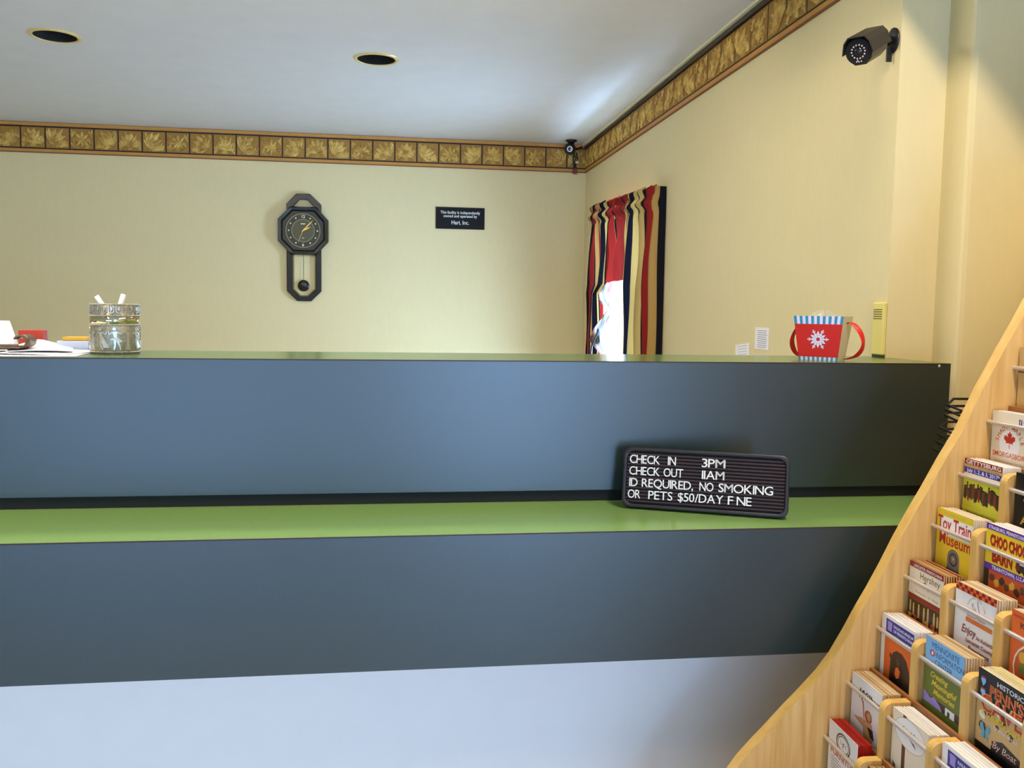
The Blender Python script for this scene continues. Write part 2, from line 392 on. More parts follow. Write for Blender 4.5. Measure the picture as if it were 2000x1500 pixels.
# ------------------------------------------------------------------ reception counter
YU, YLF = 1.80, 1.549
ZUB, ZLB = .8646, .595
ct = thing('reception_counter', 'long two-level reception counter with dark green laminate fronts and white base', 'counter', (0, YU, 0))
def part(b, name, m, parent, bevel=0, solid=0):
    """mesh drawn in world coordinates, re-based onto its parent's location (and rotation)"""
    mw = Matrix.Translation(parent.location) @ parent.rotation_euler.to_matrix().to_4x4()
    iv = mw.inverted(); b.v = [tuple(iv @ Vector(v)) for v in b.v]
    return b.build(name, m, parent, bevel, solid=solid)
XE2, XLc, XLE = 1.2315, XL+.01, 1.19
b = MB(); b.prism([(XLc, YU+.0012), (XE2, YU+.0012), (XE2, 2.028), (XR-.003, 2.028), (XR-.003, 2.10), (XLc, 2.10)], 2, ZT-.028, ZT)
tp = part(b, 'countertop', GREEN, ct, .0008)
part(MB().box(XLc, XE2, YU-.0006, YU+.0010, ZT-.0016, ZT+.0002), 'edge_seam', SEAM, ct)
part(MB().prism([(YU, ZUB), (YU, ZT-.0018), (YU+.001, ZT-.0018), (YU+.001, ZT-.0285), (YU+.02, ZT-.0285), (YU+.02, ZUB)], 0, XLc, XE2), 'front_panel', DGREEN, ct, .001)
part(MB().box(XE2-.018, XE2, YU+.0205, 2.026, ZL, ZT-.0285), 'end_panel', DGREEN, ct, .001)
part(MB().box(XLc, XR-.004, 1.95, 1.965, .002, ZT-.0285), 'inner_panel', WHITE, ct)
part(MB().box(XLc, XE2-.02, YU+.012, YU+.022, ZL, ZUB+.01), 'recess_strip', GAPSHADE, ct)
part(MB().box(XLc, XLE, YLF+.0012, YU+.0115, ZL-.026, ZL), 'ledge_top', mat('lit_ledge_laminate', srgb(124, 160, 92), .24, spec=.5, noise=.10, nscale=420, bump=.02), ct, .001)  # counter laminate in a lighter copy, light on the ledge put into its colour
part(MB().box(XLc, XLE, YLF-.0006, YLF+.0010, ZL-.0016, ZL+.0002), 'edge_seam', SEAM, ct)
part(MB().prism([(YLF, ZLB), (YLF, ZL-.0018), (YLF+.001, ZL-.0018), (YLF+.001, ZL-.0265), (YLF+.018, ZL-.0265), (YLF+.018, ZLB)], 0, XLc, XLE), 'ledge_front', DGREEN, ct, .001)
part(MB().box(XLc, XLE, YLF+.0185, YU, ZLB+.03, ZLB+.045), 'ledge_underside', WHITE, ct)
part(MB().box(XLc, 1.495, YU+.0, YU+.02, .002, ZL-.0265), 'base_panel', WHITE, ct)
s_ = at(1834.5, 715, 1, YU)
part(MB().lathe([(1e-4, -.0022), (.003, -.0015), (.0035, .001)], n=12, M=Matrix.Translation((s_.x, YU, s_.z)) @ Matrix.Rotation(-PI/2, 4, 'X') @ Matrix.Diagonal((1, 1, 1, 1))), 'screw', STEEL, ct)

# ------------------------------------------------------------------ wall clock
ck = Vector(at(593, 451.5, 1, YB))
K = .000504
clk = thing('wall_clock', 'black octagonal pendulum wall clock hanging on the back wall', 'clock', (ck.x, YB, ck.z))
def cp_(pts): return [((x-580)*K, (570-y)*K) for x, y in pts]
CLKM = mat('black_lacquer', srgb(30, 27, 17), .24, spec=.35)
top_o = cp_([(388, 330), (388, 265), (500, 140), (660, 140), (787, 265), (787, 330), (700, 330), (465, 330)])
b = MB()
oo = cp_([(388, 600), (388, 262), (500, 140), (660, 140), (787, 262), (787, 600)])
ii = cp_([(470, 600), (468, 285), (540, 208), (630, 208), (702, 285), (705, 600)])
b.ring(oo, ii, 1, -.004, -.026)
b.build('upper_frame', CLKM, clk, .003)
oo = cp_([(388, 600), (388, 1275), (508, 1392), (668, 1392), (787, 1275), (787, 600)])
ii = cp_([(456, 600), (456, 1250), (540, 1336), (630, 1336), (720, 1250), (720, 600)])
MB().ring(oo, ii, 1, -.004, -.026).build('pendulum_frame', CLKM, clk, .004)
ii2 = cp_([(470, 620), (470, 1244), (546, 1322), (624, 1322), (706, 1244), (706, 620)])
MB().ring(ii, ii2, 1, -.004, -.012).build('frame_lip', mat('dark_gold_lip', srgb(120, 110, 60), .35, metal=.5), clk)
oc = cp_([(290, 440), (432, 293), (737, 293), (872, 445), (872, 692), (730, 852), (442, 852), (290, 692)])
ic = [(x*.86, z*.86) for x, z in oc]
ic2 = [(x*.80, z*.80) for x, z in oc]
b = MB(); n = 8
def oct3(p, y): return [(x, y, z) for x, z in p]
b.add(oct3(oc, -.012)+oct3(oc, -.035)+oct3([(x*.95, z*.95) for x, z in oc], -.052)+oct3(ic, -.050)+oct3(ic2, -.036),
      [(r*n+i, r*n+(i+1) % n, (r+1)*n+(i+1) % n, (r+1)*n+i) for r in range(4) for i in range(n)])
b.build('bezel', CLKM, clk)
dial = MB().prism([(x*.83, z*.83) for x, z in oc], 1, -.016, -.036).build('dial', mat('smoky_dial', srgb(52, 50, 34), .35, spec=.3), clk)
RY = Matrix.Rotation(PI/2, 4, 'X')
def ring_y(r0_, r1_, y, m, name, par, n=48):
    MB().lathe([(r0_, 0), (r0_, .0015), (r1_, .0015), (r1_, 0)], n=n, M=Matrix.Translation((0, y, 0)) @ RY, smooth=False).build(name, m, par)
OLIVE = mat('olive_ring', srgb(150, 142, 88), .4)
ring_y(.0965, .100, -.0362, OLIVE, 'dial_ring', clk); ring_y(.064, .067, -.0362, OLIVE, 'dial_ring', clk)
MB().lathe([(1e-4, .001), (.064, .001), (.064, 0)], n=40, M=Matrix.Translation((0, -.036, 0)) @ RY, smooth=False).build('dial_center', mat('dial_center_olive', srgb(84, 80, 54), .4, spec=.3), clk)
PALE = mat('pale_numeral', srgb(236, 232, 190), .5)
for k in range(12):
    a = 2*PI*k/12; R_ = .083
    if k in (0, 6):
        v, f = text_mb('12' if k == 0 else '6', .024, off=.02, align='CENTER')
        MB().add([(x+R_*math.sin(a), -.0375, y+R_*math.cos(a)-.0085) for x, y, z in v], f).build('numeral', PALE, clk)
    else:
        MB().lathe([(1e-4, .0015), (.0042, .001), (.0045, 0)], n=10, M=Matrix.Translation((R_*math.sin(a), -.0362, R_*math.cos(a))) @ RY).build('hour_marker', PALE, clk)
MB().box(-.013, .013, -.038, -.0372, .037, .042).build('dial_badge', PALE, clk)
MB().box(-.006, .006, -.038, -.0372, -.045, -.042).build('dial_badge', PALE, clk)
def hand(name, ang, L, w, tail, y):
    d = (math.sin(ang), math.cos(ang)); p = (d[1], -d[0])
    q = lambda s, o: (d[0]*s+p[0]*o, d[1]*s+p[1]*o)
    MB().prism([q(-tail, w*.6), q(L*.6, w), q(L, w*.25), q(L, -w*.25), q(L*.6, -w), q(-tail, -w*.6)], 1, y, y-.001).build(name, GOLD, clk)
hand('minute_hand', math.radians(43), .085, .0028, .008, -.0405)
hand('hour_hand', math.radians(63), .047, .0034, .006, -.0392)
hand('second_hand', math.radians(203), .076, .0011, .015, -.0418)
pr_ = MB().tube([(0, -.014, (570-852)*K), (0, -.014, (570-1150)*K)], .0016, n=6).build('pendulum_rod', mat('olive_brass', srgb(112, 98, 60), .35, metal=.7), clk)
MB().lathe([(1e-4, .008), (.02, .007), (.031, .003), (.034, 0), (.031, -.003), (1e-4, -.004)], n=32, M=Matrix.Translation((0, -.014, (570-1210)*K)) @ RY).build('pendulum_bob', CLKM, clk)
MB().box(-.02, .02, -.004, 0, .05, .09).build('hanger', BLACKM, clk)

# ------------------------------------------------------------------ plaque
a = at(851, 404, 1, YB); c = at(946, 449, 1, YB)
pq = thing('wall_plaque', 'small black plaque with white lettering on the back wall', 'plaque', ((a.x+c.x)/2, YB, (a.z+c.z)/2))
w, h = (c.x-a.x), (a.z-c.z)
pb = MB().box(-w/2, w/2, -.008, -.0005, -h/2, h/2).build('plate', mat('black_engraved_plastic', srgb(12, 13, 12), .6, spec=.25), pq, .002)
LET = mat('white_lettering', srgb(232, 236, 232), .6)
for s, z, sz in (('This facility is independently', .026, .0235), ('owned and operated by', .0045, .0235), ('Hari, Inc.', -.037, .033)):
    v, f = text_mb(s, sz, .9, off=.012, align='CENTER')
    MB().add([(x, -.0086, y+z) for x, y, q in v], f).build('lettering', LET, pq)

# ------------------------------------------------------------------ letter board sign
A = Vector(at(1214, 991, 2, ZL)); B = Vector(at(1539, 1015, 2, ZL))
sdir = (B-A).normalized(); Ls = (B-A).length
sg = thing('letter_board', 'brown felt letter board with white letters leaning on the green ledge', 'sign', ((A.x+B.x)/2, (A.y+B.y)/2, ZL+.0023), math.atan2(sdir.y, sdir.x))
LEAN = math.radians(10)
SM = Matrix.Rotation(-LEAN, 4, 'X')     # board plane: x right, z up, normal -y
Hs = .122
def rrect(w, h, r, n=6):
    pts = []
    for cx_, cz_, a0 in ((w/2-r, h-r, 0), (-w/2+r, h-r, PI/2), (-w/2+r, r, PI), (w/2-r, r, 3*PI/2)):
        for i in range(n+1): t = a0+PI/2*i/n; pts.append((cx_+r*math.cos(t), cz_+r*math.sin(t)))
    return pts
def sgpart(b, name, m, parent=None, bevel=0):
    if parent is None: parent = sg
    b.v = [tuple(SM @ Vector(v)) for v in b.v]; return b.build(name, m, parent, bevel)
FRM = mat('brown_black_plastic', srgb(34, 26, 26), .38)
po = rrect(Ls, Hs, .016); pi_ = [(x*(Ls-.016)/Ls, Hs/2+(z-Hs/2)*(Hs-.016)/Hs) for x, z in po]
sgpart(MB().ring(po, pi_, 1, -.010, .012), 'frame', FRM, bevel=.003)
sgpart(MB().prism(pi_, 1, -.002, .010), 'backing', BLACKM)
b = MB(); NG = 15
for k in range(NG):
    z0_ = .010+(Hs-.020)*k/NG; g = (Hs-.020)/NG
    b.prism([(z0_, -.002)] and [(-.0018, z0_+.0012), (-.0066, z0_+.0018), (-.0066, z0_+g-.0016), (-.0018, z0_+g-.0010)], 0, -Ls/2+.0085, Ls/2-.0085)
b.v = [(x, y, z) for x, y, z in b.v]
gro = sgpart(b, 'grooved_felt', mat('brown_felt', srgb(62, 42, 40), .85, noise=.12, nscale=300)); gro['kind'] = 'stuff'
# easel foot behind the board
sgpart(MB().box(-.05, .05, .012, .016, .045, .085), 'easel_hinge', FRM)
b = MB(); b.add([(-.04, .016, .09), (.04, .016, .09), (.05, .0665, -.0022), (-.05, .0665, -.0022), (-.04, .019, .09), (.04, .019, .09), (.05, .0695, -.0022), (-.05, .0695, -.0022)],
      [(0, 1, 2, 3), (7, 6, 5, 4), (0, 4, 5, 1), (1, 5, 6, 2), (2, 6, 7, 3), (3, 7, 4, 0)])
zmin = Vector((0, .0695, 0)); b.build('easel_leg', FRM, sg)
LM = mat('cream_letter_plastic', srgb(238, 232, 222), .45)
rows = [('CHECK', 17, 0), ('IN', 98, 0), ('3PM', 169, 0), ('CHECK', 17, 1), ('OUT', 90, 1), ('11AM', 170, 1), ('ID', 18, 2), ('REQUIRED,', 45, 2), ('NO', 166, 2), ('SMOKING', 205, 2), ('OR', 16, 3), ('PETS', 60, 3), ('$50/DAY', 122, 3), ('F', 225, 3), ('NE', 243, 3)]
adv = {}
def char_w(ch):
    v, f = text_mb(ch, 1.0, off=0 if ch == 'M' else .005); xs = [p[0] for p in v]; return min(xs), max(xs)
CH = .0172; SZ = CH/.70
letter_meshes = {}
ends = {('CHECK', 0): 81, ('IN', 0): 115, ('3PM', 0): 217, ('CHECK', 1): 82, ('OUT', 1): 131, ('11AM', 1): 216, ('ID', 2): 36, ('REQUIRED,', 2): 153, ('NO', 2): 195, ('SMOKING', 2): 315, ('OR', 3): 43, ('PETS', 3): 111, ('$50/DAY', 3): 216, ('F', 3): 236, ('NE', 3): 273}
# rows measured from the photo in 333 units across the board face
for s, x0_, r in rows:
    e = ends[(s, r)]
    ws = [char_w(c) for c in s]; gap = .045
    tot = sum(b_-a_ for a_, b_ in ws)+gap*(len(s)-1)
    e = e*.97-3; x0_ = x0_*.97-3
    scale = ((e-x0_)/333*Ls)/tot; x = -Ls/2+x0_/333*Ls
    zr = Hs-.0150-CH-r*.0236
    for c, (a_, b_) in zip(s, ws):
        sx = scale/SZ
        v, f = text_mb(c, SZ, sx, off=0 if c == 'M' else .005, extrude=.0011)
        if c == 'M': w2 = [(a2+d2*SZ*.012*sx, b2, c2) for d2 in (-1, 1) for a2, b2, c2 in v]; f = f+[[i+len(v) for i in q] for q in f]; v = w2
        key = (c, round(sx, 2))
        mb = MB().add([(px, -.0074-z, py) for px, py, z in v], f)
        o = sgpart(mb, 'letter', LM); o.location = SM @ Vector((x-a_*scale, 0, zr))
        x += (b_-a_+gap)*scale

# ------------------------------------------------------------------ embossed pen cup with two white pens
cpx = Vector((-.566, 1.966, ZT))
cup = thing('pen_cup', 'embossed silver metal pen cup on the countertop', 'cup', cpx)
SILV = mat('antique_silver', srgb(150, 144, 122), .45, metal=.55, noise=.28, nscale=160)
SILVL = mat('bright_silver_relief', srgb(186, 182, 170), .35, metal=.65)
MIRR = mat('polished_silver', srgb(210, 200, 170), .07, metal=1)
RC = .0475; HC = .1035
MB().lathe([(1e-4, 0), (RC-.001, 0), (RC, .002), (RC, HC), (RC-.0015, HC+.0006), (RC-.003, HC-.001), (RC-.003, .003), (1e-4, .003)], n=64).build('body', SILV, cup)
MB().lathe([(RC, .0625), (RC+.0008, .063), (RC+.0008, .0765), (RC, .077)], n=64).build('polished_band', MIRR, cup)
def bead_ring(z, n, r, name='bead_ring'):
    b = MB()
    for k in range(n): a = 2*PI*k/n; b.sphere(((RC+.0006)*math.cos(a), (RC+.0006)*math.sin(a), z), r, n=6)
    o = b.build(name, SILVL, cup); o['kind'] = 'stuff'
bead_ring(.0605, 84, .00175); bead_ring(.0795, 84, .0017); bead_ring(.0045, 84, .0017); bead_ring(HC-.001, 96, .0012)
def on_cup(pts, a0, z0_, name, h=.0018, m=SILVL):
    """flat outline (s mm, z mm) wrapped on the cup as a raised relief"""
    b = MB()
    for poly in pts:
        n_ = len(poly); vs = []
        for rr in (RC-.0005, RC+h):
            for s, z in poly: a = a0+s*.001/RC; vs.append((rr*math.cos(a), rr*math.sin(a), z0_+z*.001))
        b.add(vs, [list(range(n_, 2*n_))]+[(i, (i+1) % n_, n_+(i+1) % n_, n_+i) for i in range(n_)])
    return b.build(name, m, cup)
for k in range(22):
    a = 2*PI*k/22
    w_ = 5.2
    on_cup([[(-w_, 19), (-w_+1, 19), (-w_+1, 7.2), (0, 3.2), (0, 2), (-w_, 6.6)], [(w_, 19), (w_, 6.6), (0, 2), (0, 3.2), (w_-1, 7.2), (w_-1, 19)], [(-2.4, 16), (2.4, 16), (2.4, 10), (0, 8), (-2.4, 10)]], a, .081, 'arch_relief')
def circ(x, z, r, n=8): return [(x+r*math.cos(2*PI*i/n), z+r*math.sin(2*PI*i/n)) for i in range(n)]
def limb(p, q, w): 
    d = Vector((q[0]-p[0], q[1]-p[1])).normalized(); o = (-d.y*w, d.x*w)
    return [(p[0]+o[0], p[1]+o[1]), (p[0]-o[0], p[1]-o[1]), (q[0]-o[0]*.7, q[1]-o[1]*.7), (q[0]+o[0]*.7, q[1]+o[1]*.7)]
dancer = [circ(-2, 45, 3.6), [(-5.5, 39), (3.5, 40), (2.2, 28), (-2.6, 28)], [(-3, 29), (3, 29), (13, 19), (10, 17.5), (0, 20), (-12, 23)], limb((-1, 21), (-1, 9), 2.2), limb((-1, 9), (-3, 1), 1.8), limb((4, 20), (8, 9), 2.2), limb((8, 9), (9, 1), 1.8),
          limb((-5, 38), (-11, 33), 1.3), limb((-11, 33), (-13, 41), 1.2), limb((3, 39), (10, 34), 1.3), limb((10, 34), (13, 41), 1.2)]
walker = [circ(-3, 44, 3.8), [(-7, 39), (1, 39), (2, 26), (-3, 26)], [(-3, 28), (3, 28), (15, 6), (3, 5)], limb((-1, 26), (-2, 12), 2.3), limb((-2, 12), (2, 1), 1.9), limb((1, 38), (8, 33), 1.3), limb((8, 33), (11, 40), 1.2), limb((-6, 38), (-11, 33), 1.3)]
urn = [[(-4, 33), (4, 33), (2, 29), (3, 8), (6, 1), (-6, 1), (-3, 8), (-2, 29)], circ(0, 36, 3.4)]
af = math.atan2(-cpx.y, -cpx.x)
for k, (d, w_) in enumerate([(dancer, 0), (walker, -26), (urn, 24), (walker, 46), (urn, -48), (dancer, 75), (urn, 98), (walker, 120), (dancer, -85), (urn, -110)]):
    on_cup([[(s, z*.98) for s, z in p] for p in d], af+w_*.001/RC, .008, 'figure_relief', .0024, SILVL)
PEN = mat('white_pen_plastic', srgb(250, 248, 246), .35)
for (tx, ty), (bx, by), l in (((188, 578), (205, 600), 'white pen leaning left in the silver cup'), ((241, 575), (233, 600), 'white pen leaning right in the silver cup')):
    P1 = Vector(at(tx, ty, 1, cpx.y-.01)); P0 = Vector(at(bx, by, 1, cpx.y-.008))
    d = (P1-P0).normalized(); t = (ZT+.0075-P0.z)/d.z; P0 = P0+d*t
    off = Vector((P0.x-cpx.x, P0.y-cpx.y)); 
    if off.length > .034: P0.x = cpx.x+off.x*.034/off.length; P0.y = cpx.y+off.y*.034/off.length
    d = (P1-P0).normalized(); r = thing('pen', l, 'pen', P0)
    L = (P1-P0).length
    MB().tube([(0, 0, 0), d*.004, d*(L-.0405)], [.0025, .0045, .0045], n=14).build('barrel', PEN, r)
    MB().tube([d*(L-.04), d*(L-.001), d*L], [.0049, .0049, .0040], n=14).build('cap', PEN, r)

# ------------------------------------------------------------------ red gift box with snowflake
gb = Vector(at(1600, 703, 2, ZT)); gth = math.radians(-44)
gx = Vector((.989, 1.918, ZT))
box = thing('gift_box', 'red paper gift box with white snowflake, striped rim and ribbon handle', 'gift box', gx, gth)
RED = mat('red_card', srgb(206, 32, 24), .45); CARD = mat('cream_card', srgb(214, 196, 146), .6); TEAL = mat('teal_stripe', srgb(52, 138, 178), .5); LILAC = mat('white_stripe', srgb(226, 220, 236), .5)
WB_, WT_, DB, DT, HG = .087, .112, .056, .074, .100
def gpt(u, v, t, s):      # u,v in -1..1 across and along the depth, t height 0..1, s outward offset
    return (u*((WB_+(WT_-WB_)*t)/2), -v*((DB+(DT-DB)*t)/2), t*HG)
b = MB(); ring = [(-1, 1), (1, 1), (1, -1), (-1, -1)]
vs = [gpt(u, v, t, 0) for t in (0, 1) for u, v in ring]+[tuple(Vector(gpt(u*.97, v*.96, t, 0))) for t in (.02, 1) for u, v in ring]
b.add(vs, [(0, 1, 2, 3), (8, 9, 10, 11)]+[(i, (i+1) % 4, 4+(i+1) % 4, 4+i) for i in range(4)]+[(8+i, 12+i, 12+(i+1) % 4, 8+(i+1) % 4) for i in range(4)]+[(4+i, 4+(i+1) % 4, 12+(i+1) % 4, 12+i) for i in range(4)])
b.build('carton', CARD, box)
def face_poly(pts, off, front=True):
    out = []
    for u, t in pts: p = gpt(u, 1 if front else -1, t, 0); out.append((p[0], p[1]+(-off if front else off), p[2]))
    return out
for fr in (True, False):
    MB().add(face_poly([(-1, .075), (1, .075), (1, .82), (-1, .82)], .0006, fr), [(0, 1, 2, 3)]).build('red_panel', RED, box, solid=.0006)
    for t0, t1, nm in ((.82, 1.0, 'striped_rim'), (0, .075, 'striped_foot')):
        b = MB(); N = 17
        for k in range(N):
            u0_, u1_ = -1+2*k/N, -1+2*(k+1)/N
            b.add(face_poly([(u0_, t0), (u1_, t0), (u1_, t1), (u0_, t1)], .0008, fr), [(0, 1, 2, 3)], TEAL if k % 2 == 0 else LILAC)
        b.build(nm, None, box)
# snowflake: twelve leaf arms round a ring
b = MB(); cz = .475
def sf(x, z, o=.0014): t = (z+HG*cz)/HG; yy = (DB+(DT-DB)*t)/2; return (x, -yy-o, z+HG*cz)
ringo = [(.0085*math.cos(2*PI*k/24), .0085*math.sin(2*PI*k/24)) for k in range(24)]; ringi = [(x*.5, z*.5) for x, z in ringo]
b.add([sf(*p) for p in ringo+ringi], [(i, (i+1) % 24, 24+(i+1) % 24, 24+i) for i in range(24)])
for k in range(12):
    a = 2*PI*k/12; R1 = .0235 if k % 2 == 0 else .0195; ca, sa = math.cos(a), math.sin(a)
    P = lambda r, o: sf(r*ca-o*sa, r*sa+o*ca)
    if k % 2 == 0:
        b.add([P(.007, -.0009), P(.011, -.0032), P(.0165, -.0008), P(R1, -.0015), P(R1+.0008, 0), P(R1, .0015), P(.0165, .0008), P(.011, .0032), P(.007, .0009)], [list(range(9))])
        for s_ in (-1, 1): b.add([P(.015, 0), P(.0195, s_*.0042), P(.0205, s_*.003), P(.018, 0)], [(0, 1, 2, 3)])
    else: b.add([P(.007, -.0008), P(.013, -.003), P(R1, 0), P(.013, .003), P(.007, .0008)], [list(range(5))])
b.build('snowflake', LILAC, box)
def ribbon(sgn, pts, name):
    b = MB(); n_ = len(pts); vs = []
    for i, (x, y, z, tw) in enumerate(pts):
        for s_ in (-1, 1): vs.append((x+s_*.0075*math.sin(tw), y+s_*.0075*math.cos(tw), z))
    b.add(vs, [(2*i, 2*i+2, 2*i+3, 2*i+1) for i in range(n_-1)], smooth=True)
    o = b.build(name, mat('red_ribbon', srgb(212, 30, 20), .4), box, solid=.0008)
    q = o.modifiers.new('s', 'SUBSURF'); q.levels = 2; q.render_levels = 2
ribbon(1, [(.049, -.004, .080, .2), (.058, -.004, .088, .5), (.066, -.004, .086, 1.0), (.079, -.004, .074, 1.2), (.089, -.004, .055, .6), (.092, -.004, .042, .2), (.090, -.004, .028, .5), (.080, -.004, .013, 1.0), (.066, -.004, .006, 1.3), (.048, -.004, .0025, 1.5)], 'ribbon_handle')
ribbon(-1, [(-.051, -.004, .080, .2), (-.058, -.004, .072, .4), (-.066, -.004, .058, .25), (-.070, -.004, .042, .5), (-.067, -.004, .026, .8), (-.060, -.004, .013, .6), (-.048, -.004, .005, .9)], 'ribbon_handle')
CEL = mat('clear_cellophane', (.95, .95, .97), .08, spec=.9)
nt = CEL.node_tree; nt.nodes['Principled BSDF'].inputs['Alpha'].default_value = .10
b = MB()
def cel(u, v):
    a = 2*PI*u; r = 1-.8*v; return (r*.046*math.cos(a)+.004*math.sin(9*a+5*v), r*.026*math.sin(a)+.003*math.cos(7*a), HG*.93+.016*v+.006*math.sin(5*a+4*v)*v)
b.grid(cel, 40, 8, smooth=False); b.build('cellophane', CEL, box)

# ------------------------------------------------------------------ door chime, wall notes
ya, yb_ = at(1709, 640, 0, XR).y, at(1734, 640, 0, XR).y
z1_ = at(1720, 591, 0, XR).z
ch = thing('door_chime', 'narrow pale yellow plastic chime box with slots on the right wall', 'chime', (XR, (ya+yb_)/2, ZT))
YEL = mat('pale_yellow_plastic', srgb(232, 216, 126), .5)
hw = abs(ya-yb_)/2-.004; hh = z1_-ZT
MB().box(-.011, -.0005, -hw, hw, .006, hh).build('case', YEL, ch, .003)
MB().box(-.009, -.0005, -hw+.003, hw-.003, .0005, .006).build('base_foot', mat('dark_foot', srgb(70, 56, 34), .6), ch)
for k in range(5): MB().box(-.0116, -.0108, -hw+.006, hw-.006, hh*.70+k*.0055, hh*.70+k*.0055+.0022).build('slot', mat('slot_shadow', srgb(120, 104, 50), .7), ch)
INK = mat('grey_print', srgb(120, 122, 134), .7)
for px, py, wpx, w_, h_, rot, l, nl in ((1488.5, 661, 0, .105, .071, 0, 'white printed notice taped flat on the right wall above the counter', 9), (1450, 686, 0, .115, .050, -.10, 'small tilted white receipt on the right wall, lower left of the notice', 5)):
    p = at(px, py, 0, XR)
    r = thing('wall_notice', l, 'notice', (XR, p.y, p.z)); r.rotation_euler = (rot, 0, 0)
    MB().box(-.0016, -.0004, -w_/2, w_/2, -h_/2, h_/2).build('sheet', PAPER, r)
    b = MB()
    for k in range(nl):
        z = h_*.36-k*h_*.75/(nl-1 if nl > 1 else 1)*1.0; L = w_*(.32+.1*random.random()); o = w_*(-.02 if k else 0)
        b.add([(-.002, L+o, z), (-.002, -L+o, z), (-.002, -L+o, z-h_*.022), (-.002, L+o, z-h_*.022)], [(0, 1, 2, 3)])
    b.build('printed_lines', INK, r)

# ------------------------------------------------------------------ counter papers and boxes at the left
def sheet(name, label, c, w_, h_, rz, curl, z, group=None):
    def fn(u, v):
        x, y = (u-.5)*w_, (v-.5)*h_
        return (x, y, curl(u, v))
    b = MB(); b.grid(fn, 14, 10); o = b.build(name, PAPER, None, solid=.0006)
    o.location = (c[0], c[1], z); o.rotation_euler = (0, 0, rz)
    return tag(o, label, 'paper', group)
pc = at(60, 690, 2, ZT)
sheet('paper_sheet', 'white paper lying flat at the front left of the countertop', (-.745, 1.905, 0), .27, .17, .10, lambda u, v: 0, ZT+.0006)
sheet('paper_sheet', 'white paper bowed up in the middle on the countertop left of the pen cup', (-.740, 1.95, 0), .24, .18, -.18, lambda u, v: .0035*math.sin(PI*u)*(.6+.4*v), ZT+.0018)
sheet('paper_sheet', 'white paper with a raised far corner, topmost of the papers by the card holder', (-.712, 1.962, 0), .12, .15, .30, lambda u, v: .0020*math.sin(PI*u)+.018*max(0, v-.40)*max(0, .9-abs(u-.45)*1.6)*1.8, ZT+.0064)
hx = Vector((-.816, 1.925, ZT+.0165))
hd = thing('card_holder', 'dark wooden card holder with a curled end beside the papers', 'card holder', (hx.x, hx.y, ZT), .05)
WDK = mat('dark_walnut', srgb(92, 66, 42), .4, noise=.25, nscale=60)
MB().box(-.12, .085, -.03, .03, .0110, .0155).build('tray', WDK, hd, .002)
b = MB(); pts = []
for k in range(9): t = PI*1.35*k/8; pts.append((.085+.012*math.sin(t), .0252-.012*math.cos(t)))
vs = [(x, y, z) for x, z in pts for y in (-.03, .03)]
b.add(vs, [(2*i, 2*i+1, 2*i+3, 2*i+2) for i in range(8)], smooth=True); b.build('curled_end', WDK, hd, solid=.003)
MB().box(-.12, .082, -.030, -.026, .0157, .0200).build('lip', WDK, hd, .001)
for x in (-.09, .05): MB().box(x-.012, x+.012, -.015, .015, 0.0085, .0108).build('foot', WDK, hd)
cr_ = thing('card_stack', 'white cards standing tilted in the dark card holder', 'cards', (hx.x, hx.y, ZT+.0160), .05)
for k in range(3):
    y = -.002-.004*k
    MB().add([(-.115, y, .0006), (.074-k*.001, y, .0006), (.052-k*.002, y+.020, .050-k*.001), (-.115, y+.020, .050-k*.001)], [(0, 1, 2, 3)]).build('card', PAPER, cr_, solid=.0008)
rb = Vector(at(69, 684, 1, 2.06)); xa, xb = at(50, 650, 1, 2.06).x, at(88, 650, 1, 2.06).x
zr_ = at(69, 644, 1, 2.06).z
o = MB().box(-(xb-xa)/2-.01, (xb-xa)/2, -.015, .015, 0, zr_-ZT).build('red_box', mat('brick_red_card', srgb(172, 52, 36), .6), None, .002); o.location = ((xa+xb)/2, 2.06, ZT)
tag(o, 'small brick red box standing behind the card holder and papers', 'box')
xa, xb = at(120, 670, 1, 2.06).x, at(182, 670, 1, 2.06).x; zb_ = at(150, 665, 1, 2.06).z; zy_ = at(150, 658, 1, 2.06).z
o = MB().box(-(xb-xa)/2, (xb-xa)/2, -.03, .03, 0, zb_-ZT).build('tissue_pack', mat('pale_blue_card', srgb(184, 194, 216), .6), None, .002); o.location = ((xa+xb)/2, 2.06, ZT)
tag(o, 'pale blue flat pack on the countertop partly hidden by the pen cup', 'box')
o = MB().box(-(xb-xa)/2+.01, (xb-xa)/2-.003, -.025, .025, 0, zy_-zb_).build('note_pad', mat('mustard_pad', srgb(206, 160, 40), .6), None, .001); o.location = ((xa+xb)/2, 2.06, zb_+.0003)
tag(o, 'mustard yellow notepad lying on the pale blue pack', 'notepad')

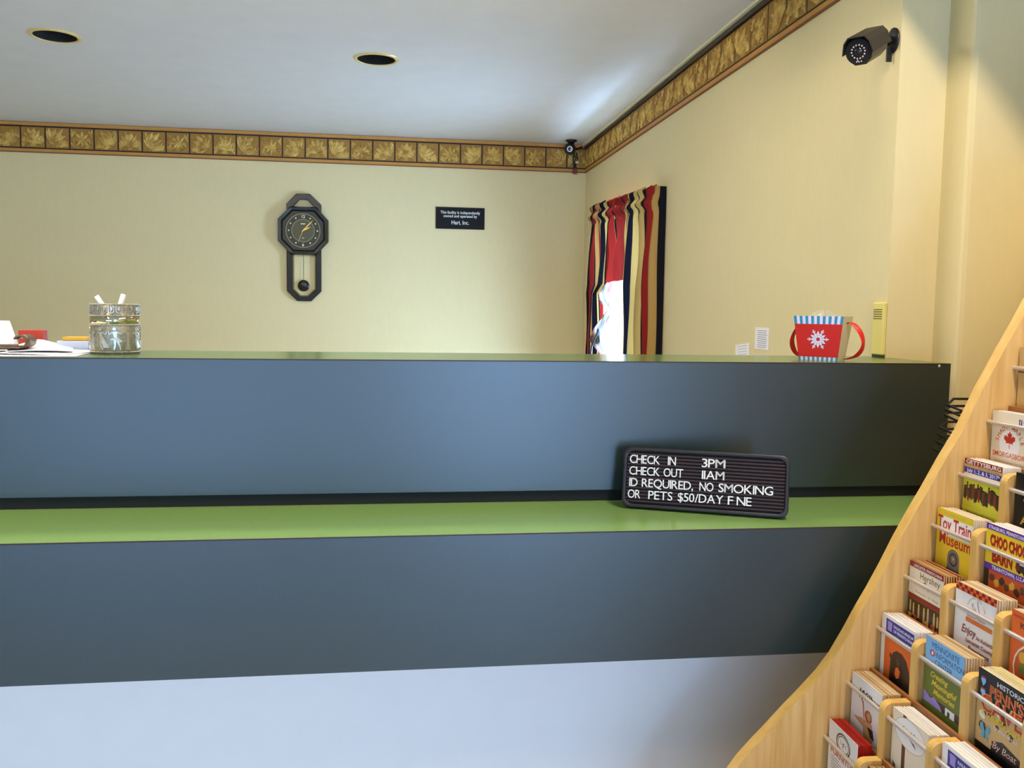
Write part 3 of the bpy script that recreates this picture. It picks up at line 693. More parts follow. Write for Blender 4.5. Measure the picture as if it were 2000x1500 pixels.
# ------------------------------------------------------------------ striped curtains on the right wall window
def curtain_mat():
    M = bpy.data.materials.new('striped_curtain'); M.use_nodes = True; nt = M.node_tree; b = nt.nodes['Principled BSDF']; b.inputs['Roughness'].default_value = .85
    b.inputs['Specular IOR Level'].default_value = .15
    uv = nt.nodes.new('ShaderNodeUVMap'); sp_ = nt.nodes.new('ShaderNodeSeparateXYZ'); nt.links.new(uv.outputs[0], sp_.inputs[0])
    fr = nt.nodes.new('ShaderNodeMath'); fr.operation = 'FRACT'; nt.links.new(sp_.outputs[0], fr.inputs[0])
    cr = nt.nodes.new('ShaderNodeValToRGB'); cr.color_ramp.interpolation = 'CONSTANT'; e = cr.color_ramp.elements
    st = [(0, (124, 30, 27)), (.24, (34, 24, 26)), (.26, (166, 128, 70)), (.30, (124, 38, 30)), (.36, (172, 136, 76)), (.42, (16, 17, 26)), (.56, (180, 150, 86)), (.64, (42, 60, 30)), (.70, (180, 150, 86)), (.77, (30, 20, 22)), (.79, (138, 34, 29)), (.945, (170, 132, 72)), (.978, (20, 20, 26))]
    e[0].position = 0; e[0].color = (*srgb(*st[0][1]), 1); e[1].position = st[1][0]; e[1].color = (*srgb(*st[1][1]), 1)
    for p, c_ in st[2:]: q = e.new(p); q.color = (*srgb(*c_), 1)
    nt.links.new(fr.outputs[0], cr.inputs[0]); nt.links.new(cr.outputs[0], b.inputs['Base Color'])
    tr = nt.nodes.new('ShaderNodeBsdfTranslucent'); nt.links.new(cr.outputs[0], tr.inputs[0])
    mx = nt.nodes.new('ShaderNodeMixShader'); mx.inputs[0].default_value = .07
    nt.links.new(b.outputs[0], mx.inputs[1]); nt.links.new(tr.outputs[0], mx.inputs[2]); nt.links.new(mx.outputs[0], nt.nodes['Material Output'].inputs[0])
    return M
CUR = curtain_mat()
XC = 1.145
Yf, Yn = at(1152, 410, 0, XC).y, at(1304, 357, 0, XR).y         # far and near end of the heading
def zhead(y): return 1.822 + (1.776-1.822)*(Yf-y)/(Yf-Yn)
def curtain(name, label, ya, yb, zbot, folds, phase, u0_, u1_, nv=46, edge=None, ret=(0, 0)):
    """cloth from y=ya (far) to yb (near); zbot(u) the hem; edge(v) shifts the near edge"""
    b = MB()
    def fn(u, v):
        ra, rb_ = ret
        q = min(1, max(0, (u-ra)/(1-ra-rb_)))
        y = ya+(yb-ya)*q*(edge(v**1.5) if edge else 1)
        yh = ya+(yb-ya)*q
        ruff = math.sin(2*PI*folds*2.6*q+phase)
        zt = zhead(yh)+.012+.010*ruff
        zb = zbot(q) if callable(zbot) else zbot
        vv = v**1.5                                                     # more rows near the heading
        z = zt+(zb-zt)*vv
        dz = zhead(yh)-z
        pinch1 = 1-math.exp(-((dz-.030)/.012)**2); pinch2 = 1-math.exp(-((dz-.085)/.014)**2)
        tight = max(0, 1-dz/.30)
        amp = .008+.019*min(1, max(0, dz-.08)/.35)
        f = math.sin(2*PI*folds*q+phase)+.35*math.sin(2*PI*folds*2.1*q+phase*2+2*vv)
        x = XC-.014*math.exp(-((dz-.058)/.020)**2)+amp*f*.75+ruff*tight*.015*pinch1*pinch2+.005*math.sin(9*vv+8*q)
        if u < ra: t = 1-u/ra; x = x*(1-t)+(XR-.004)*t
        if u > 1-rb_: t = (u-(1-rb_))/rb_; x = x*(1-t)+(XR-.004)*t
        return (min(x, XR-.004), y, z)
    b.grid(fn, 90, nv, uv=True)
    b.uv = [(u0_+(u1_-u0_)*u+.01*math.sin(14*u), v) for u, v in b.uv]
    o = b.build(name, CUR, None); 
    return tag(o, label, 'curtain', 'striped curtains on the office window')
Ym0, Ym1 = at(1190, 548, 0, XC).y, at(1223, 548, 0, XC).y
ZH = at(1206, 549, 0, XC).z
curtain('striped_curtain', 'striped red, tan and navy curtain panel nearer the room corner', Yf, Ym0-.02, .90, 4, .4, .72, 1.85, ret=(.06, 0), edge=lambda v: 1-.30*max(0, min(1, (v-.475)/.05)))
curtain('window_valance', 'short striped middle valance above the bright window gap', Ym0+.03, Ym1-.03, ZH, 3, 1.2, 1.76, 2.45)
curtain('striped_curtain', 'wide striped curtain panel on the side nearer the counter', Ym1+.02, Yn, .86, 4, 0.6, .30, .984, ret=(0, .035))
# cascade of the far panel: thin backlit fold with zigzag edge
b = MB(); cas = [(1185, 552), (1166, 572), (1168, 585), (1188, 606), (1164, 640), (1154, 664), (1172, 690), (1176, 712)]
vs = []; uvs = []
for i, (px, py) in enumerate(cas):
    p = at(px, py, 0, XC-.035); q = at(1193, py, 0, XC+.01); 
    for k in range(9): t = k/8; w_ = p.lerp(q, t); w_.x += .012*math.sin(t*9+i); vs.append(tuple(w_)); uvs.append((.30+.75*t, i/8))
b.add(vs, [(i*9+k, i*9+k+1, (i+1)*9+k+1, (i+1)*9+k) for i in range(len(cas)-1) for k in range(8)], smooth=True); b.uv = uvs
def backlight_mat():
    M = CUR.copy(); M.name = 'curtain_painted_backlight'; nt = M.node_tree
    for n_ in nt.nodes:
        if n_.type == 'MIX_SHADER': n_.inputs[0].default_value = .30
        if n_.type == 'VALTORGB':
            for e in n_.color_ramp.elements: e.color = (*[.10+.6*c_ for c_ in e.color[:3]], 1)  # stripes lifted paler to stand in for window light through the cloth
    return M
tag(b.build('backlit_fold', backlight_mat()), 'curtain fold with painted pale backlight and zigzag edge beside the window gap', 'curtain', 'striped curtains on the office window')
rod = thing('curtain_rod', 'slim curtain rod threaded through the striped curtain heading', 'curtain rod', (XC, (Yf+Yn)/2, zhead((Yf+Yn)/2)-.045))
def rl(y, x=XC): return (x-rod.location.x, y-rod.location.y, zhead(y)-.045-rod.location.z)
MB().tube([rl(Yf-.02, XR-.001), rl(Yf-.02, XC+.012), rl(Yn+.03, XC+.012), rl(Yn+.03, XR-.001)], .005).build('rod', mat('dark_rod', srgb(30, 22, 22), .5), rod)
hb = thing('curtain_holdback', 'dark curved holdback with round tip in front of the far curtain', 'holdback', at(1154, 692, 0, XC-.07))
P0 = Vector(at(1154, 692, 0, XC-.07)); pp = [Vector(at(*q, 0, XC-.07))-P0 for q in ((1154, 692), (1156, 676), (1162, 660), (1170, 646))]
wallp = Vector((XR-P0.x, pp[0].y, pp[0].z-.02))
MB().tube([wallp, pp[0]+Vector((.03, 0, -.02)), pp[0]]+pp[1:], .0055).build('stem', mat('navy_metal', srgb(24, 28, 44), .4), hb)
MB().sphere(pp[-1], .013, n=12).build('tip', mat('grey_blue_metal', srgb(60, 66, 84), .4), hb)

# ------------------------------------------------------------------ security cameras
mt = Vector(at(1760, 72, 0, XR)); mt.y = max(mt.y, YA+.032)
cc = thing('security_camera', 'black bullet security camera on a bracket near the top of the right wall', 'camera', (XR, mt.y, mt.z))
Fp = Vector(at(1675, 102, 1, 1.885)); Bp = Vector(at(1711, 81, 1, 1.965))
base = Vector(cc.location)
Fp -= base; Bp -= base
ax = (Fp-Bp).normalized(); side = ax.cross(Vector((0, 0, 1))).normalized(); upv = side.cross(ax)
BR = mat('dark_bronze_plastic', srgb(46, 36, 32), .38, noise=.1, nscale=200)
MB().lathe([(1e-4, .012), (.014, .012), (.022, .006), (.030, .004), (.030, 0)], n=24, M=Matrix.Rotation(-PI/2, 4, 'Y') @ Matrix.Diagonal((1, .9, 1, 1))).build('mount_plate', BLACK, cc)
MB().tube([(-.008, 0, 0), (-.035, -.004, 0), (Bp+ax*-.012)*.62+Vector((-.02, 0, .004)), Bp-ax*.004], [.013, .012, .011, .012], n=12).build('bracket_arm', BLACK, cc)
MB().sphere((-.036, -.006, .001), .016, n=12).build('ball_joint', BLACK, cc)
MB().box(-.006, .006, -.003, .003, -.05, -.018).build('cable_tail', BLACK, cc).location = (-.010, 0, 0)
MB().tube([Bp*.55+Vector((-.012, 0, .0)), Bp*.55+Vector((-.012, 0, .024))], [.004, .009], n=8).build('thumb_screw', BLACK, cc)
def body_ring(t, w_, hh_):
    c_ = Bp+(Fp-Bp)*t; prof = [(-.78, -.62), (-.40, -.98), (.40, -.98), (.78, -.62), (.98, .0), (.86, .55), (.55, .86), (0, .98), (-.55, .86), (-.86, .55), (-.98, 0)]
    return [c_+side*(a*w_)+upv*(b_*hh_) for a, b_ in prof]
NB = 11; b = MB(); R_ = .0305
rg = [body_ring(-.05, R_*.6, R_*.6), body_ring(0, R_*.92, R_*.92), body_ring(.1, R_, R_), body_ring(.9, R_, R_), body_ring(.93, R_*.88, R_*.88)]
vs = [p for r in rg for p in r]
b.add(vs, [(i*NB+k, i*NB+(k+1) % NB, (i+1)*NB+(k+1) % NB, (i+1)*NB+k) for i in range(4) for k in range(NB)]+[list(range(NB)), [4*NB+k for k in range(NB)]])
b.build('camera_body', BR, cc, .001)
b = MB(); hood = [(-1.16, -.12), (-.92, .70), (-.60, 1.08), (.60, 1.08), (.92, .70), (1.10, -.12)]
vs = []
for t in (.02, 1.03):
    c_ = Bp+(Fp-Bp)*t
    for sc_ in (1, .94): vs += [c_+side*(a*R_*sc_)+upv*(b_*R_*sc_) for a, b_ in hood]
fs = []
for k in range(5): fs += [(k, k+1, 13+k, 12+k), (6+k, 18+k, 19+k, 7+k), (k, 6+k, 7+k, k+1), (12+k, 13+k, 19+k, 18+k)]
fs += [(0, 12, 18, 6), (5, 11, 23, 17)]
b.add(vs, fs); b.build('sun_shield', BR, cc)
fm = Matrix.Translation(Bp+(Fp-Bp)*.935) @ Matrix((( side.x, upv.x, ax.x), (side.y, upv.y, ax.y), (side.z, upv.z, ax.z))).to_4x4()
MB().lathe([(1e-4, .004), (.0275, .004), (.0285, 0)], n=28, M=fm, smooth=False).build('face_plate', BLACKM, cc)
MB().lathe([(1e-4, .008), (.007, .0075), (.0095, .0045)], n=20, M=fm).build('lens', mat('lens_glass', srgb(8, 8, 12), .05, spec=.9), cc)
LED = mat('pinkish_led', srgb(206, 178, 176), .35)
for k in range(14):
    a = 2*PI*k/14; MB().sphere(fm @ Vector((.0145*math.cos(a), .0145*math.sin(a), .0045)), .0021, LED, n=6).build('led', LED, cc)
for x, y in ((-.005, -.021), (0, -.0215), (.005, -.021), (.0025, -.0185)): MB().sphere(fm @ Vector((x, y, .0045)), .0019, LED, n=6).build('led', LED, cc)

c2p = Vector(at(1116, 274, 2, ZC))
c2 = thing('dome_camera', 'small black dome security camera hanging in the ceiling corner', 'camera', (c2p.x, c2p.y, ZC))
MB().lathe([(1e-4, 0), (.034, 0), (.036, -.005), (.02, -.014), (.013, -.03), (1e-4, -.03)], n=20).build('ceiling_mount', BLACK, c2)
hc = Vector(at(1113, 291, 1, c2p.y-.02))-Vector(c2.location)
MB().sphere(hc, .036, n=18).build('camera_head', BLACK, c2)
vd = (EYE-(hc+Vector(c2.location))).normalized(); sd = vd.cross(Vector((0, 0, 1))).normalized(); ud = sd.cross(vd)
f2 = Matrix.Translation(hc+vd*.024) @ Matrix(((sd.x, ud.x, vd.x), (sd.y, ud.y, vd.y), (sd.z, ud.z, vd.z))).to_4x4()
MB().lathe([(.011, .0), (.011, .013), (.0165, .011), (.018, .006)], n=24, M=f2).build('lens_ring', mat('white_ring', srgb(225, 225, 225), .4), c2)
MB().lathe([(1e-4, .012), (.011, .0125)], n=16, M=f2).build('lens', MATS['lens_glass'], c2)
MB().tube([hc+Vector((.028, .03, 0)), hc+Vector((.06, .05, .012)), hc+Vector((.09, .08, .03))], .006).build('side_arm', BLACK, c2)
b = MB()
for i, (pa) in enumerate(([(1122, 298), (1119, 312), (1121, 326), (1119, 338)], [(1126, 298), (1128, 310), (1124, 322), (1127, 338)], [(1120, 300), (1125, 308), (1121, 318), (1126, 330), (1119, 339), (1127, 339)])):
    b.tube([Vector(at(x, y, 1, YB-.022-.004*i))-Vector(c2.location) for x, y in pa], .0042, n=6)
b.build('cable_loops', BLACK, c2)
MB().box(-.008, .008, -.006, .006, -.006, .006).build('connector', mat('white_connector', srgb(220, 215, 190), .5), c2).location = Vector(at(1127, 317, 1, YB-.035))-Vector(c2.location)
MB().box(-.012, .012, -.006, .006, -.014, .014).build('connector', mat('red_connector', srgb(140, 50, 24), .5), c2).location = Vector(at(1123, 334, 1, YB-.04))-Vector(c2.location)

# ------------------------------------------------------------------ brochure rack
DP, COLW, BW, BH = 1.44, .1352, .101, .229
TIER = {8: (1.104, 1.151), 7: (1.060, 1.055), 6: (1.012, .960), 5: (.966, .868), 4: (.919, .776), 3: (.872, .683), 2: (.821, .582), 1: (.782, .484), 0: (.738, .389), 9: (1.150, 1.246), 10: (1.196, 1.341)}
NC = 4
RYAW = math.radians(-1.5)
rack = thing('brochure_rack', 'tall tiered oak brochure rack with curved side and chrome rods', 'rack', (.9, DP, 0), RYAW)
# local frame of the rack: x like world x from .9, y like world y from DP (negative towards the camera)
def lx(x): return x-.9
edge_px = [(1999, 571), (1967, 632), (1940, 680), (1916, 725), (1898, 758), (1860, 839), (1827, 894), (1798, 947), (1769, 997), (1743, 1045), (1716, 1099), (1692, 1144), (1670, 1182), (1645, 1229), (1619, 1274), (1594, 1308), (1560, 1346), (1525, 1383), (1491, 1421), (1461, 1453), (1440, 1477)]
prof = [(p.x, p.z) for p in (at(x, y, 1, DP+.026) for x, y in edge_px)]
(xa, za), (xb, zb) = prof[0], prof[1]
prof = [(1.47, 1.62), (xa+(xa-xb)/(za-zb)*(1.62-za), 1.62)] + prof
(xc, zc_), (xd, zd) = prof[-2], prof[-1]
prof += [(xd-.06, zd-.085), (xd-.085, zd-.16), (xd-.09, zd-.25), (xd-.09, 0), (1.47, 0)]
prof = [(lx(x), z) for x, z in prof]
def panel(y0_, y1_):
    b = MB(); n_ = len(prof)
    vs = [(x, y0_, z) for x, z in prof]+[(x, y1_, z) for x, z in prof]
    b.add(vs, [list(range(n_)), list(range(2*n_-1, n_-1, -1))], OAK)
    b.add(vs, [(i, i+n_, (i+1) % n_+n_, (i+1) % n_) for i in range(n_)], OAKEDGE)
    return b.build('side_panel', None, rack)
panel(0, .026); panel(-NC*COLW-.026, -NC*COLW)
DIVM = OAKEDGE
PDT = {t: min(.046, (TIER[t+1][0]-TIER[t][0]-.0005) if t+1 in TIER else .046) for t in TIER}          # pocket depths
for t, (x, z) in TIER.items():
    X = lx(x); PD = PDT[t]
    MB().tube([(X, .006, z), (X, -NC*COLW-.006, z)], .0036, n=10).build('rod', CHROME, rack)
    zt = z+.024
    z0_ = z-.205
    if t > 0 or True:
        MB().box(X+PD-.0065, X+PD-.0005, -NC*COLW, 0, max(.01, z0_-.008), zt+.004).build('backboard', OAKDARK, rack, .0008)
        MB().box(X-.004, X+PD-.007, -NC*COLW, 0, max(.01, z0_-.008), max(.018, z0_)).build('shelf', OAKDARK, rack)
    r = .016; xf, xk = X-.0075, X+PD-.007
    pts = [(xk, max(.019, z0_+.0005)), (xk, zt)]+[(xf+r-r*math.sin(PI/2*k/5), zt-r+r*math.cos(PI/2*k/5)) for k in range(6)]+[(xf, max(.019, z0_+.0005))]
    for c_ in range(1, NC):
        yy = -COLW*c_
        b = MB(); n_ = len(pts); vs = [(a, yy, q) for a, q in pts]+[(a, yy+.016, q) for a, q in pts]
        b.add(vs, [list(range(n_)), list(range(2*n_-1, n_-1, -1))], OAK); b.add(vs, [(i, i+n_, (i+1) % n_+n_, (i+1) % n_) for i in range(n_)], DIVM)
        b.build('divider', None, rack)
MB().box(lx(1.47)-.02, lx(1.47)-.012, -NC*COLW, 0, .01, 1.6).build('rack_back', OAKDARK, rack)

# brochures: local frame u (mm from the far edge), d (mm below the top edge), n outward
RM = Matrix.Translation(rack.location) @ Matrix.Rotation(RYAW, 4, 'Z')
def P_(name, c, rough=.38): return mat('print_'+name, srgb(*c), rough)
INKS = dict(white=(244, 240, 238), cream=(238, 224, 200), red=(196, 32, 26), dred=(140, 30, 22), yellow=(238, 206, 44), lime=(214, 214, 60), blue=(48, 46, 150), navy=(30, 40, 110), purple=(96, 40, 168), orange=(232, 106, 40), dorange=(196, 84, 34), brown=(96, 58, 34), dbrown=(52, 34, 26), black=(18, 17, 18), grey=(120, 112, 112), sky=(128, 188, 236), green=(104, 116, 44), tan=(206, 170, 112), gold=(222, 170, 60), lilac=(160, 140, 210), teal=(86, 168, 200), pink=(232, 196, 186), dgrey=(60, 54, 54))
def ink(n): return P_(n, INKS[n])
LEVEL = [0]
class Cover:
    """collects flat print; every new shape lies a hair above the former"""
    def __init__(s): s.shapes = []; s.texts = []; s.k = 0
    def poly(s, pts, c): s.k += 1; s.shapes.append((pts, c, s.k)); return s
    def rect(s, u0_, d0, u1_, d1, c): return s.poly([(u0_, d0), (u1_, d0), (u1_, d1), (u0_, d1)], c)
    def disc(s, u, d, r, c, ry=None, n=20): ry = ry or r; return s.poly([(u+r*math.cos(2*PI*i/n), d+ry*math.sin(2*PI*i/n)) for i in range(n)], c)
    def text(s, t, u, d, h, c, width=None, align='LEFT', rot=0, off=.0, shear=0):
        """baseline at d, cap height h (mm); width squeezes the line"""
        s.k += 1; s.texts.append((t, u, d, h, c, width, align, rot, off, shear, s.k)); return s
    def arc(s, t, u, d, r, a0, a1, h, c):
        n_ = len(t)
        for i, ch_ in enumerate(t):
            a = math.radians(a0+(a1-a0)*(i+.5)/n_)
            if ch_ != ' ': s.text(ch_, u+r*math.sin(a), d-r*math.cos(a), h, c, align='CENTER', rot=-a, off=.01)
        return s
def stack(tier, colm, label, ground, cover, top=None, dtop=.031, depth=.0343, edge='white', leaf_lines=None, uw=None):
    x, z = TIER[tier]; ztop = z+dtop
    w_ = uw or BW; BH = dtop+.2045; depth = min(depth, PDT[tier]-.0118)
    M = RM @ Matrix(((0, 0, -1, lx(x)+.0045), (-1, 0, 0, -COLW*colm-.006), (0, -1, 0, ztop), (0, 0, 0, 1)))   # (u, d, n) -> rack local ; u -> -y, d -> -z, n -> -x
    org = M @ Vector((0, BH, 0))
    t = thing('brochure_stack', label, 'brochures', org)
    iv = Matrix.Translation(-org)
    T = lambda u, d, n: tuple(iv @ M @ Vector((u*.001, d*.001, n)))
    wmm = w_*1000; hmm = BH*1000
    # leaves: thin sheets with uneven tops
    b = MB(); NL = 22
    rnd = random.Random(tier*10+colm)
    em = ink(edge); em2 = ink(leaf_lines) if leaf_lines else em
    for k in range(NL):
        n0 = -.0007-(depth-.0007)*k/NL; n1 = n0-(depth-.0007)/NL*.8
        dt = rnd.uniform(0, 1.8)+(1.2*k/NL); du = rnd.uniform(-.8, .8)
        vs = [T(u, d, n) for n in (n0, n1) for u, d in ((.6+du, dt), (wmm-.6+du, dt), (wmm-.6+du, hmm), (.6+du, hmm))]
        b.add(vs, [(0, 1, 2, 3), (7, 6, 5, 4), (0, 4, 5, 1), (1, 5, 6, 2), (2, 6, 7, 3), (3, 7, 4, 0)], em2 if (leaf_lines and k % 3 == 1) else em)
    lv = b.build('leaves', None, t); lv['kind'] = 'stuff'
    cv = MB(); vs = [T(u, d, n) for n in (.0, -.0005) for u, d in ((0, 0), (wmm, 0), (wmm, hmm), (0, hmm))]
    cv.add(vs, [(0, 1, 2, 3), (7, 6, 5, 4), (0, 4, 5, 1), (1, 5, 6, 2), (2, 6, 7, 3), (3, 7, 4, 0)], ink(ground))
    co = cv.build('cover', None, t)
    if cover.shapes:
        b = MB()
        for pts, c_, k in cover.shapes:
            pts = [(max(0, min(wmm, u)), max(0, min(hmm, d))) for u, d in pts]
            b.add([T(u, d, .00008+.000015*k) for u, d in pts], [list(range(len(pts)))], ink(c_))
        me_o = b.build('printed_picture', None, co)
    if cover.texts:
        b = MB()
        for s, u, d, h, c_, width, align, rot, off, shear, k in cover.texts:
            v, f = text_mb(s, 1.0, off=off, align=align, shear=shear)
            sc_ = h/.70; sx = sc_
            if width: xs = [p[0] for p in v]; sx = width/(max(xs)-min(xs))
            ca, sa = math.cos(rot), math.sin(rot); out = []
            for px, py, q in v:
                a_, b_ = px*sx, py*sc_
                out.append(T(max(0, min(wmm, u+a_*ca-b_*sa)), d-(a_*sa+b_*ca), .00008+.000015*k))
            b.add(out, f, ink(c_))
        b.build('lettering', None, co)
    return t
def blob(u, d, r, n=9, seed=1, sq=1.0):
    rn = random.Random(seed); return [(u+r*rn.uniform(.7, 1.15)*math.cos(2*PI*i/n), d+sq*r*rn.uniform(.7, 1.15)*math.sin(2*PI*i/n)) for i in range(n)]
# --- far column, from the top down
c = Cover(); c.rect(0, 26, 101, 27, 'gold').rect(0, 42, 101, 44, 'brown').disc(50, 85, 20, 'dbrown')
stack(8, 0, 'tan and yellow brochures in the highest visible pocket at the frame edge', 'tan', c, dtop=.036)
c = Cover(); c.rect(0, 66, 101, 68, 'cream'); c.rect(69, 9, 77, 19, 'blue'); c.text('f', 71.5, 18, 8, 'white', off=.02)
c.text('facebook', 79, 14, 3, 'grey', 18)
c.disc(48, 56, 26, 'white', 25); c.arc('SHADY MAPLE', 48, 58, 29.5, -82, 82, 8.0, 'dorange')
half = [(0, 16), (3, 10.5), (6, 12), (4.6, 3), (9.5, 8), (10.8, 5.2), (15.5, 6), (14, 1.6), (16, 0), (8.6, -5.6), (9.6, -8.6), (1, -7.4)]
leafp = [(48+x*.95, 46-y*.9) for x, y in half]+[(48-x*.95, 46-y*.9) for x, y in half[::-1]]
c.poly(leafp, 'red'); c.poly([(47.4, 48), (48.6, 48), (49, 62), (47.4, 62)], 'red')
c.text('SMORGASBORD', 5, 78, 8.5, 'dorange', 92, off=.012); c.text('Buffet Banquets Gift Shop', 12, 88, 4, 'tan', 78)
stack(7, 0, 'white brochures with a red maple leaf in a circle', 'cream', c, dtop=.021, edge='white')
c = Cover(); c.rect(0, 0, 101, 10, 'dred').text('GETTYSBURG', 4, 8.5, 7, 'white', 93, off=.015).rect(0, 10, 101, 15, 'tan').text('Civil War Battle Reenactment', 6, 14, 3.4, 'brown', 88)
c.rect(0, 15, 101, 25, 'blue').text('July 1, 2, & 3, 2017*', 8, 23, 6.5, 'white', 88, off=.01)
c.rect(0, 25, 101, 90, 'lime').rect(0, 25, 101, 36, 'cream')
rn = random.Random(3)
for k in range(26):
    u = 4+k*3.7; h_ = rn.uniform(14, 26); d = 58+rn.uniform(-4, 6)
    c.poly([(u-2.2, d-h_*.45), (u+2.2, d-h_*.45), (u+2.8, d+8), (u+1, d+12), (u-1, d+12), (u-2.8, d+8)], ('dbrown', 'black', 'brown', 'dred')[k % 4 if k % 5 else 0]).disc(u, d-h_*.45-2.2, 2.2, 'black', n=8)
c.rect(0, 84, 101, 90, 'lime').text('Annual Civil War Festival', 14, 95, 4, 'brown', 74)
stack(6, 0, 'brochures with a red title strip, blue date strip and soldiers', 'lime', c, dtop=.031)
c = Cover(); c.text('STRASBURG, PA', 20, 8, 3.5, 'tan', 60).rect(10, 12, 101, 44, 'white').text('Toy Train', 3, 35, 23, 'red', 94, off=.02).text('Museum', 8, 60, 20, 'red', 88, off=.02)
c.poly([(52+17*math.cos(a), 80-16*math.sin(a)) for a in [PI*i/12 for i in range(13)]]+[(35, 125), (69, 125)], 'grey').poly([(52+12*math.cos(a), 82-12*math.sin(a)) for a in [2*PI*i/16 for i in range(16)]], 'dgrey').disc(52, 82, 8, 'grey').disc(52, 81, 2.5, 'tan').rect(33, 100, 71, 125, 'dgrey')
stack(5, 0, 'yellow brochures with red toy train lettering over a grey locomotive', 'yellow', c, dtop=.035, edge='cream')
c = Cover(); c.rect(0, 0, 101, 10, 'dred').text('LANCASTER, PENNSYLVANIA', 12, 8, 5, 'white', 84, off=.01)
c.text('Hershey', 32, 25, 12, 'brown', 58).text('Farm', 44, 39, 12, 'brown', 38).rect(0, 45, 101, 57, 'cream').text('Restaurant  Inn  Shops', 22, 52, 4, 'grey', 66)
c.rect(0, 57, 101, 67, 'dred').rect(0, 67, 101, 160, 'dbrown')
for u, d, h_ in ((8, 70, 10), (18, 73, 12), (34, 71, 14), (50, 72, 18), (62, 69, 22), (80, 71, 20), (90, 74, 24)): c.rect(u-2.6, d+6, u+2.6, d+h_+10, 'tan').disc(u, d+3, 1.8, 'yellow', 4, n=8)
for k in range(6): c.disc(8+k*17, 96, 6, ('gold', 'dorange', 'brown')[k % 3], 4, n=10)
stack(4, 0, 'cream and dark red brochures with candles along the bottom', 'cream', c, dtop=.032, edge='tan', leaf_lines='dred')
def rail(c):
    c.rect(14, 5, 101, 36, 'blue').poly([(18, 9), (22, 8), (30, 8), (34, 9), (32, 18), (33, 25), (19, 25), (20, 18)], 'lilac')
    c.text('RAILROAD MUSEUM', 38, 15, 5, 'white', 60, off=.015).text('OF PENNSYLVANIA', 38, 23, 5, 'white', 60, off=.015).text('Strasburg, Lancaster County', 42, 30, 3, 'white', 54)
    return c
c = rail(Cover()); c.rect(12, 38, 101, 160, 'orange')
c.poly([(30, 150), (31, 100), (33, 72), (40, 58), (52, 51), (68, 51), (82, 58), (92, 74), (98, 100), (100, 150)], 'dbrown').poly([(34, 146), (36, 100), (42, 74), (52, 62), (64, 64), (72, 80), (76, 146)], 'black').disc(56, 70, 7, 'dgrey').poly([(50, 82), (57, 78), (64, 84), (62, 95), (54, 100), (48, 94)], 'orange').disc(33, 66, 3.5, 'dbrown', 5, n=10)
stack(3, 0, 'white brochures with blue box above a dark shape on orange', 'white', c, dtop=.030)
c = Cover(); c.text('Wilbur', 24, 29, 11, 'dbrown', 70, off=.02, shear=.3)
c.poly([(38, 38), (42, 37), (45, 50), (48, 72), (46, 74), (42, 54)], 'dorange').disc(60, 58, 12, 'dorange', 11).disc(62, 57, 7, 'tan', 7).poly([(48, 68), (72, 66), (78, 80), (76, 110), (48, 110), (44, 84)], 'tan').poly([(58, 76), (76, 74), (82, 92), (68, 90)], 'dbrown').rect(0, 74, 101, 75, 'pink').poly([(10, 76), (40, 68), (52, 76), (50, 84)], 'tan')
c.poly([(28, 22), (31, 21), (30, 38), (27, 34)], 'dbrown').poly([(36, 24), (39, 23), (38, 42), (35, 36)], 'dbrown')
stack(2, 0, 'white brochures with dark script and an orange figure', 'white', c, dtop=.025, edge='tan', leaf_lines='cream')
c = Cover()
c.disc(52, 25, 25, 'black', 19).disc(52, 25, 22, 'cream', 16.5).disc(52, 25, 19.5, 'black', 14.5).disc(52, 25, 18, 'white', 13).text('L', 43, 26, 8, 'dred').text('F', 50, 31, 10, 'dred', off=.02).text('S', 59, 28, 7, 'dgrey')
c.poly([(84, 38), (101, 44), (101, 60)], 'dgrey')
c.text('FURNITURE', 9, 56, 10, 'dorange', 92, off=.02)
for k in range(6): c.rect(12, 61+k*5, 40+8*(k % 2), 62+k*5, 'dgrey')
stack(1, 0, 'white brochures with a round black emblem in the lowest pocket, red page edges', 'white', c, dtop=.037, edge='red', leaf_lines='dred')
# --- second column
c = Cover()
for k in range(8): a = 2*PI*k/8; c.poly([(42+7*math.cos(a), 42+8*math.sin(a)), (42+20*math.cos(a-.2), 42+17*math.sin(a-.2)), (42+23*math.cos(a), 42+20*math.sin(a)), (42+20*math.cos(a+.2), 42+17*math.sin(a+.2))], ('orange', 'gold')[k % 2])
c.disc(42, 42, 7, 'cream').text('AMISH', 16, 82, 15, 'gold', 84, off=.01)
stack(6, 1, 'black brochures with gold lettering at the right frame edge', 'black', c, dtop=.030, edge='dgrey')
c = Cover(); c.rect(0, 0, 101, 10, 'purple').text('STRASBURG, PENNSYLVANIA', 5, 8.2, 5.5, 'white', 94, off=.02)
for dx in (1.4, 0):
    col_ = 'dred' if dx else 'red'; o_ = .04 if dx else .015
    c.text('CHOO', 10+dx, 33+dx, 17, col_, 41, off=o_).text('CHOO', 55+dx, 33+dx, 17, col_, 41, off=o_).text('BARN', 16+dx, 58+dx, 19, col_, 48, off=o_)
c.poly([(74, 46), (80, 41), (98, 41), (100, 58), (76, 60)], 'dgrey').disc(78, 53, 5, 'dred').rect(82, 45, 98, 48, 'white').disc(82, 59, 3, 'black').disc(94, 59, 3, 'black')
c.rect(0, 64, 101, 74, 'purple').text('TRAINTOWN, U.S.A.', 18, 72, 6, 'white', 80, off=.02).rect(12, 74, 101, 150, 'dorange').rect(0, 74, 12, 150, 'black')
for k in range(7): c.poly(blob(20+k*12, 86+6*(k % 2), 7, seed=k), ('brown', 'gold', 'dbrown')[k % 3])
stack(5, 1, 'yellow brochures with red lettering between two purple strips', 'yellow', c, dtop=.040, edge='white')
c = Cover()
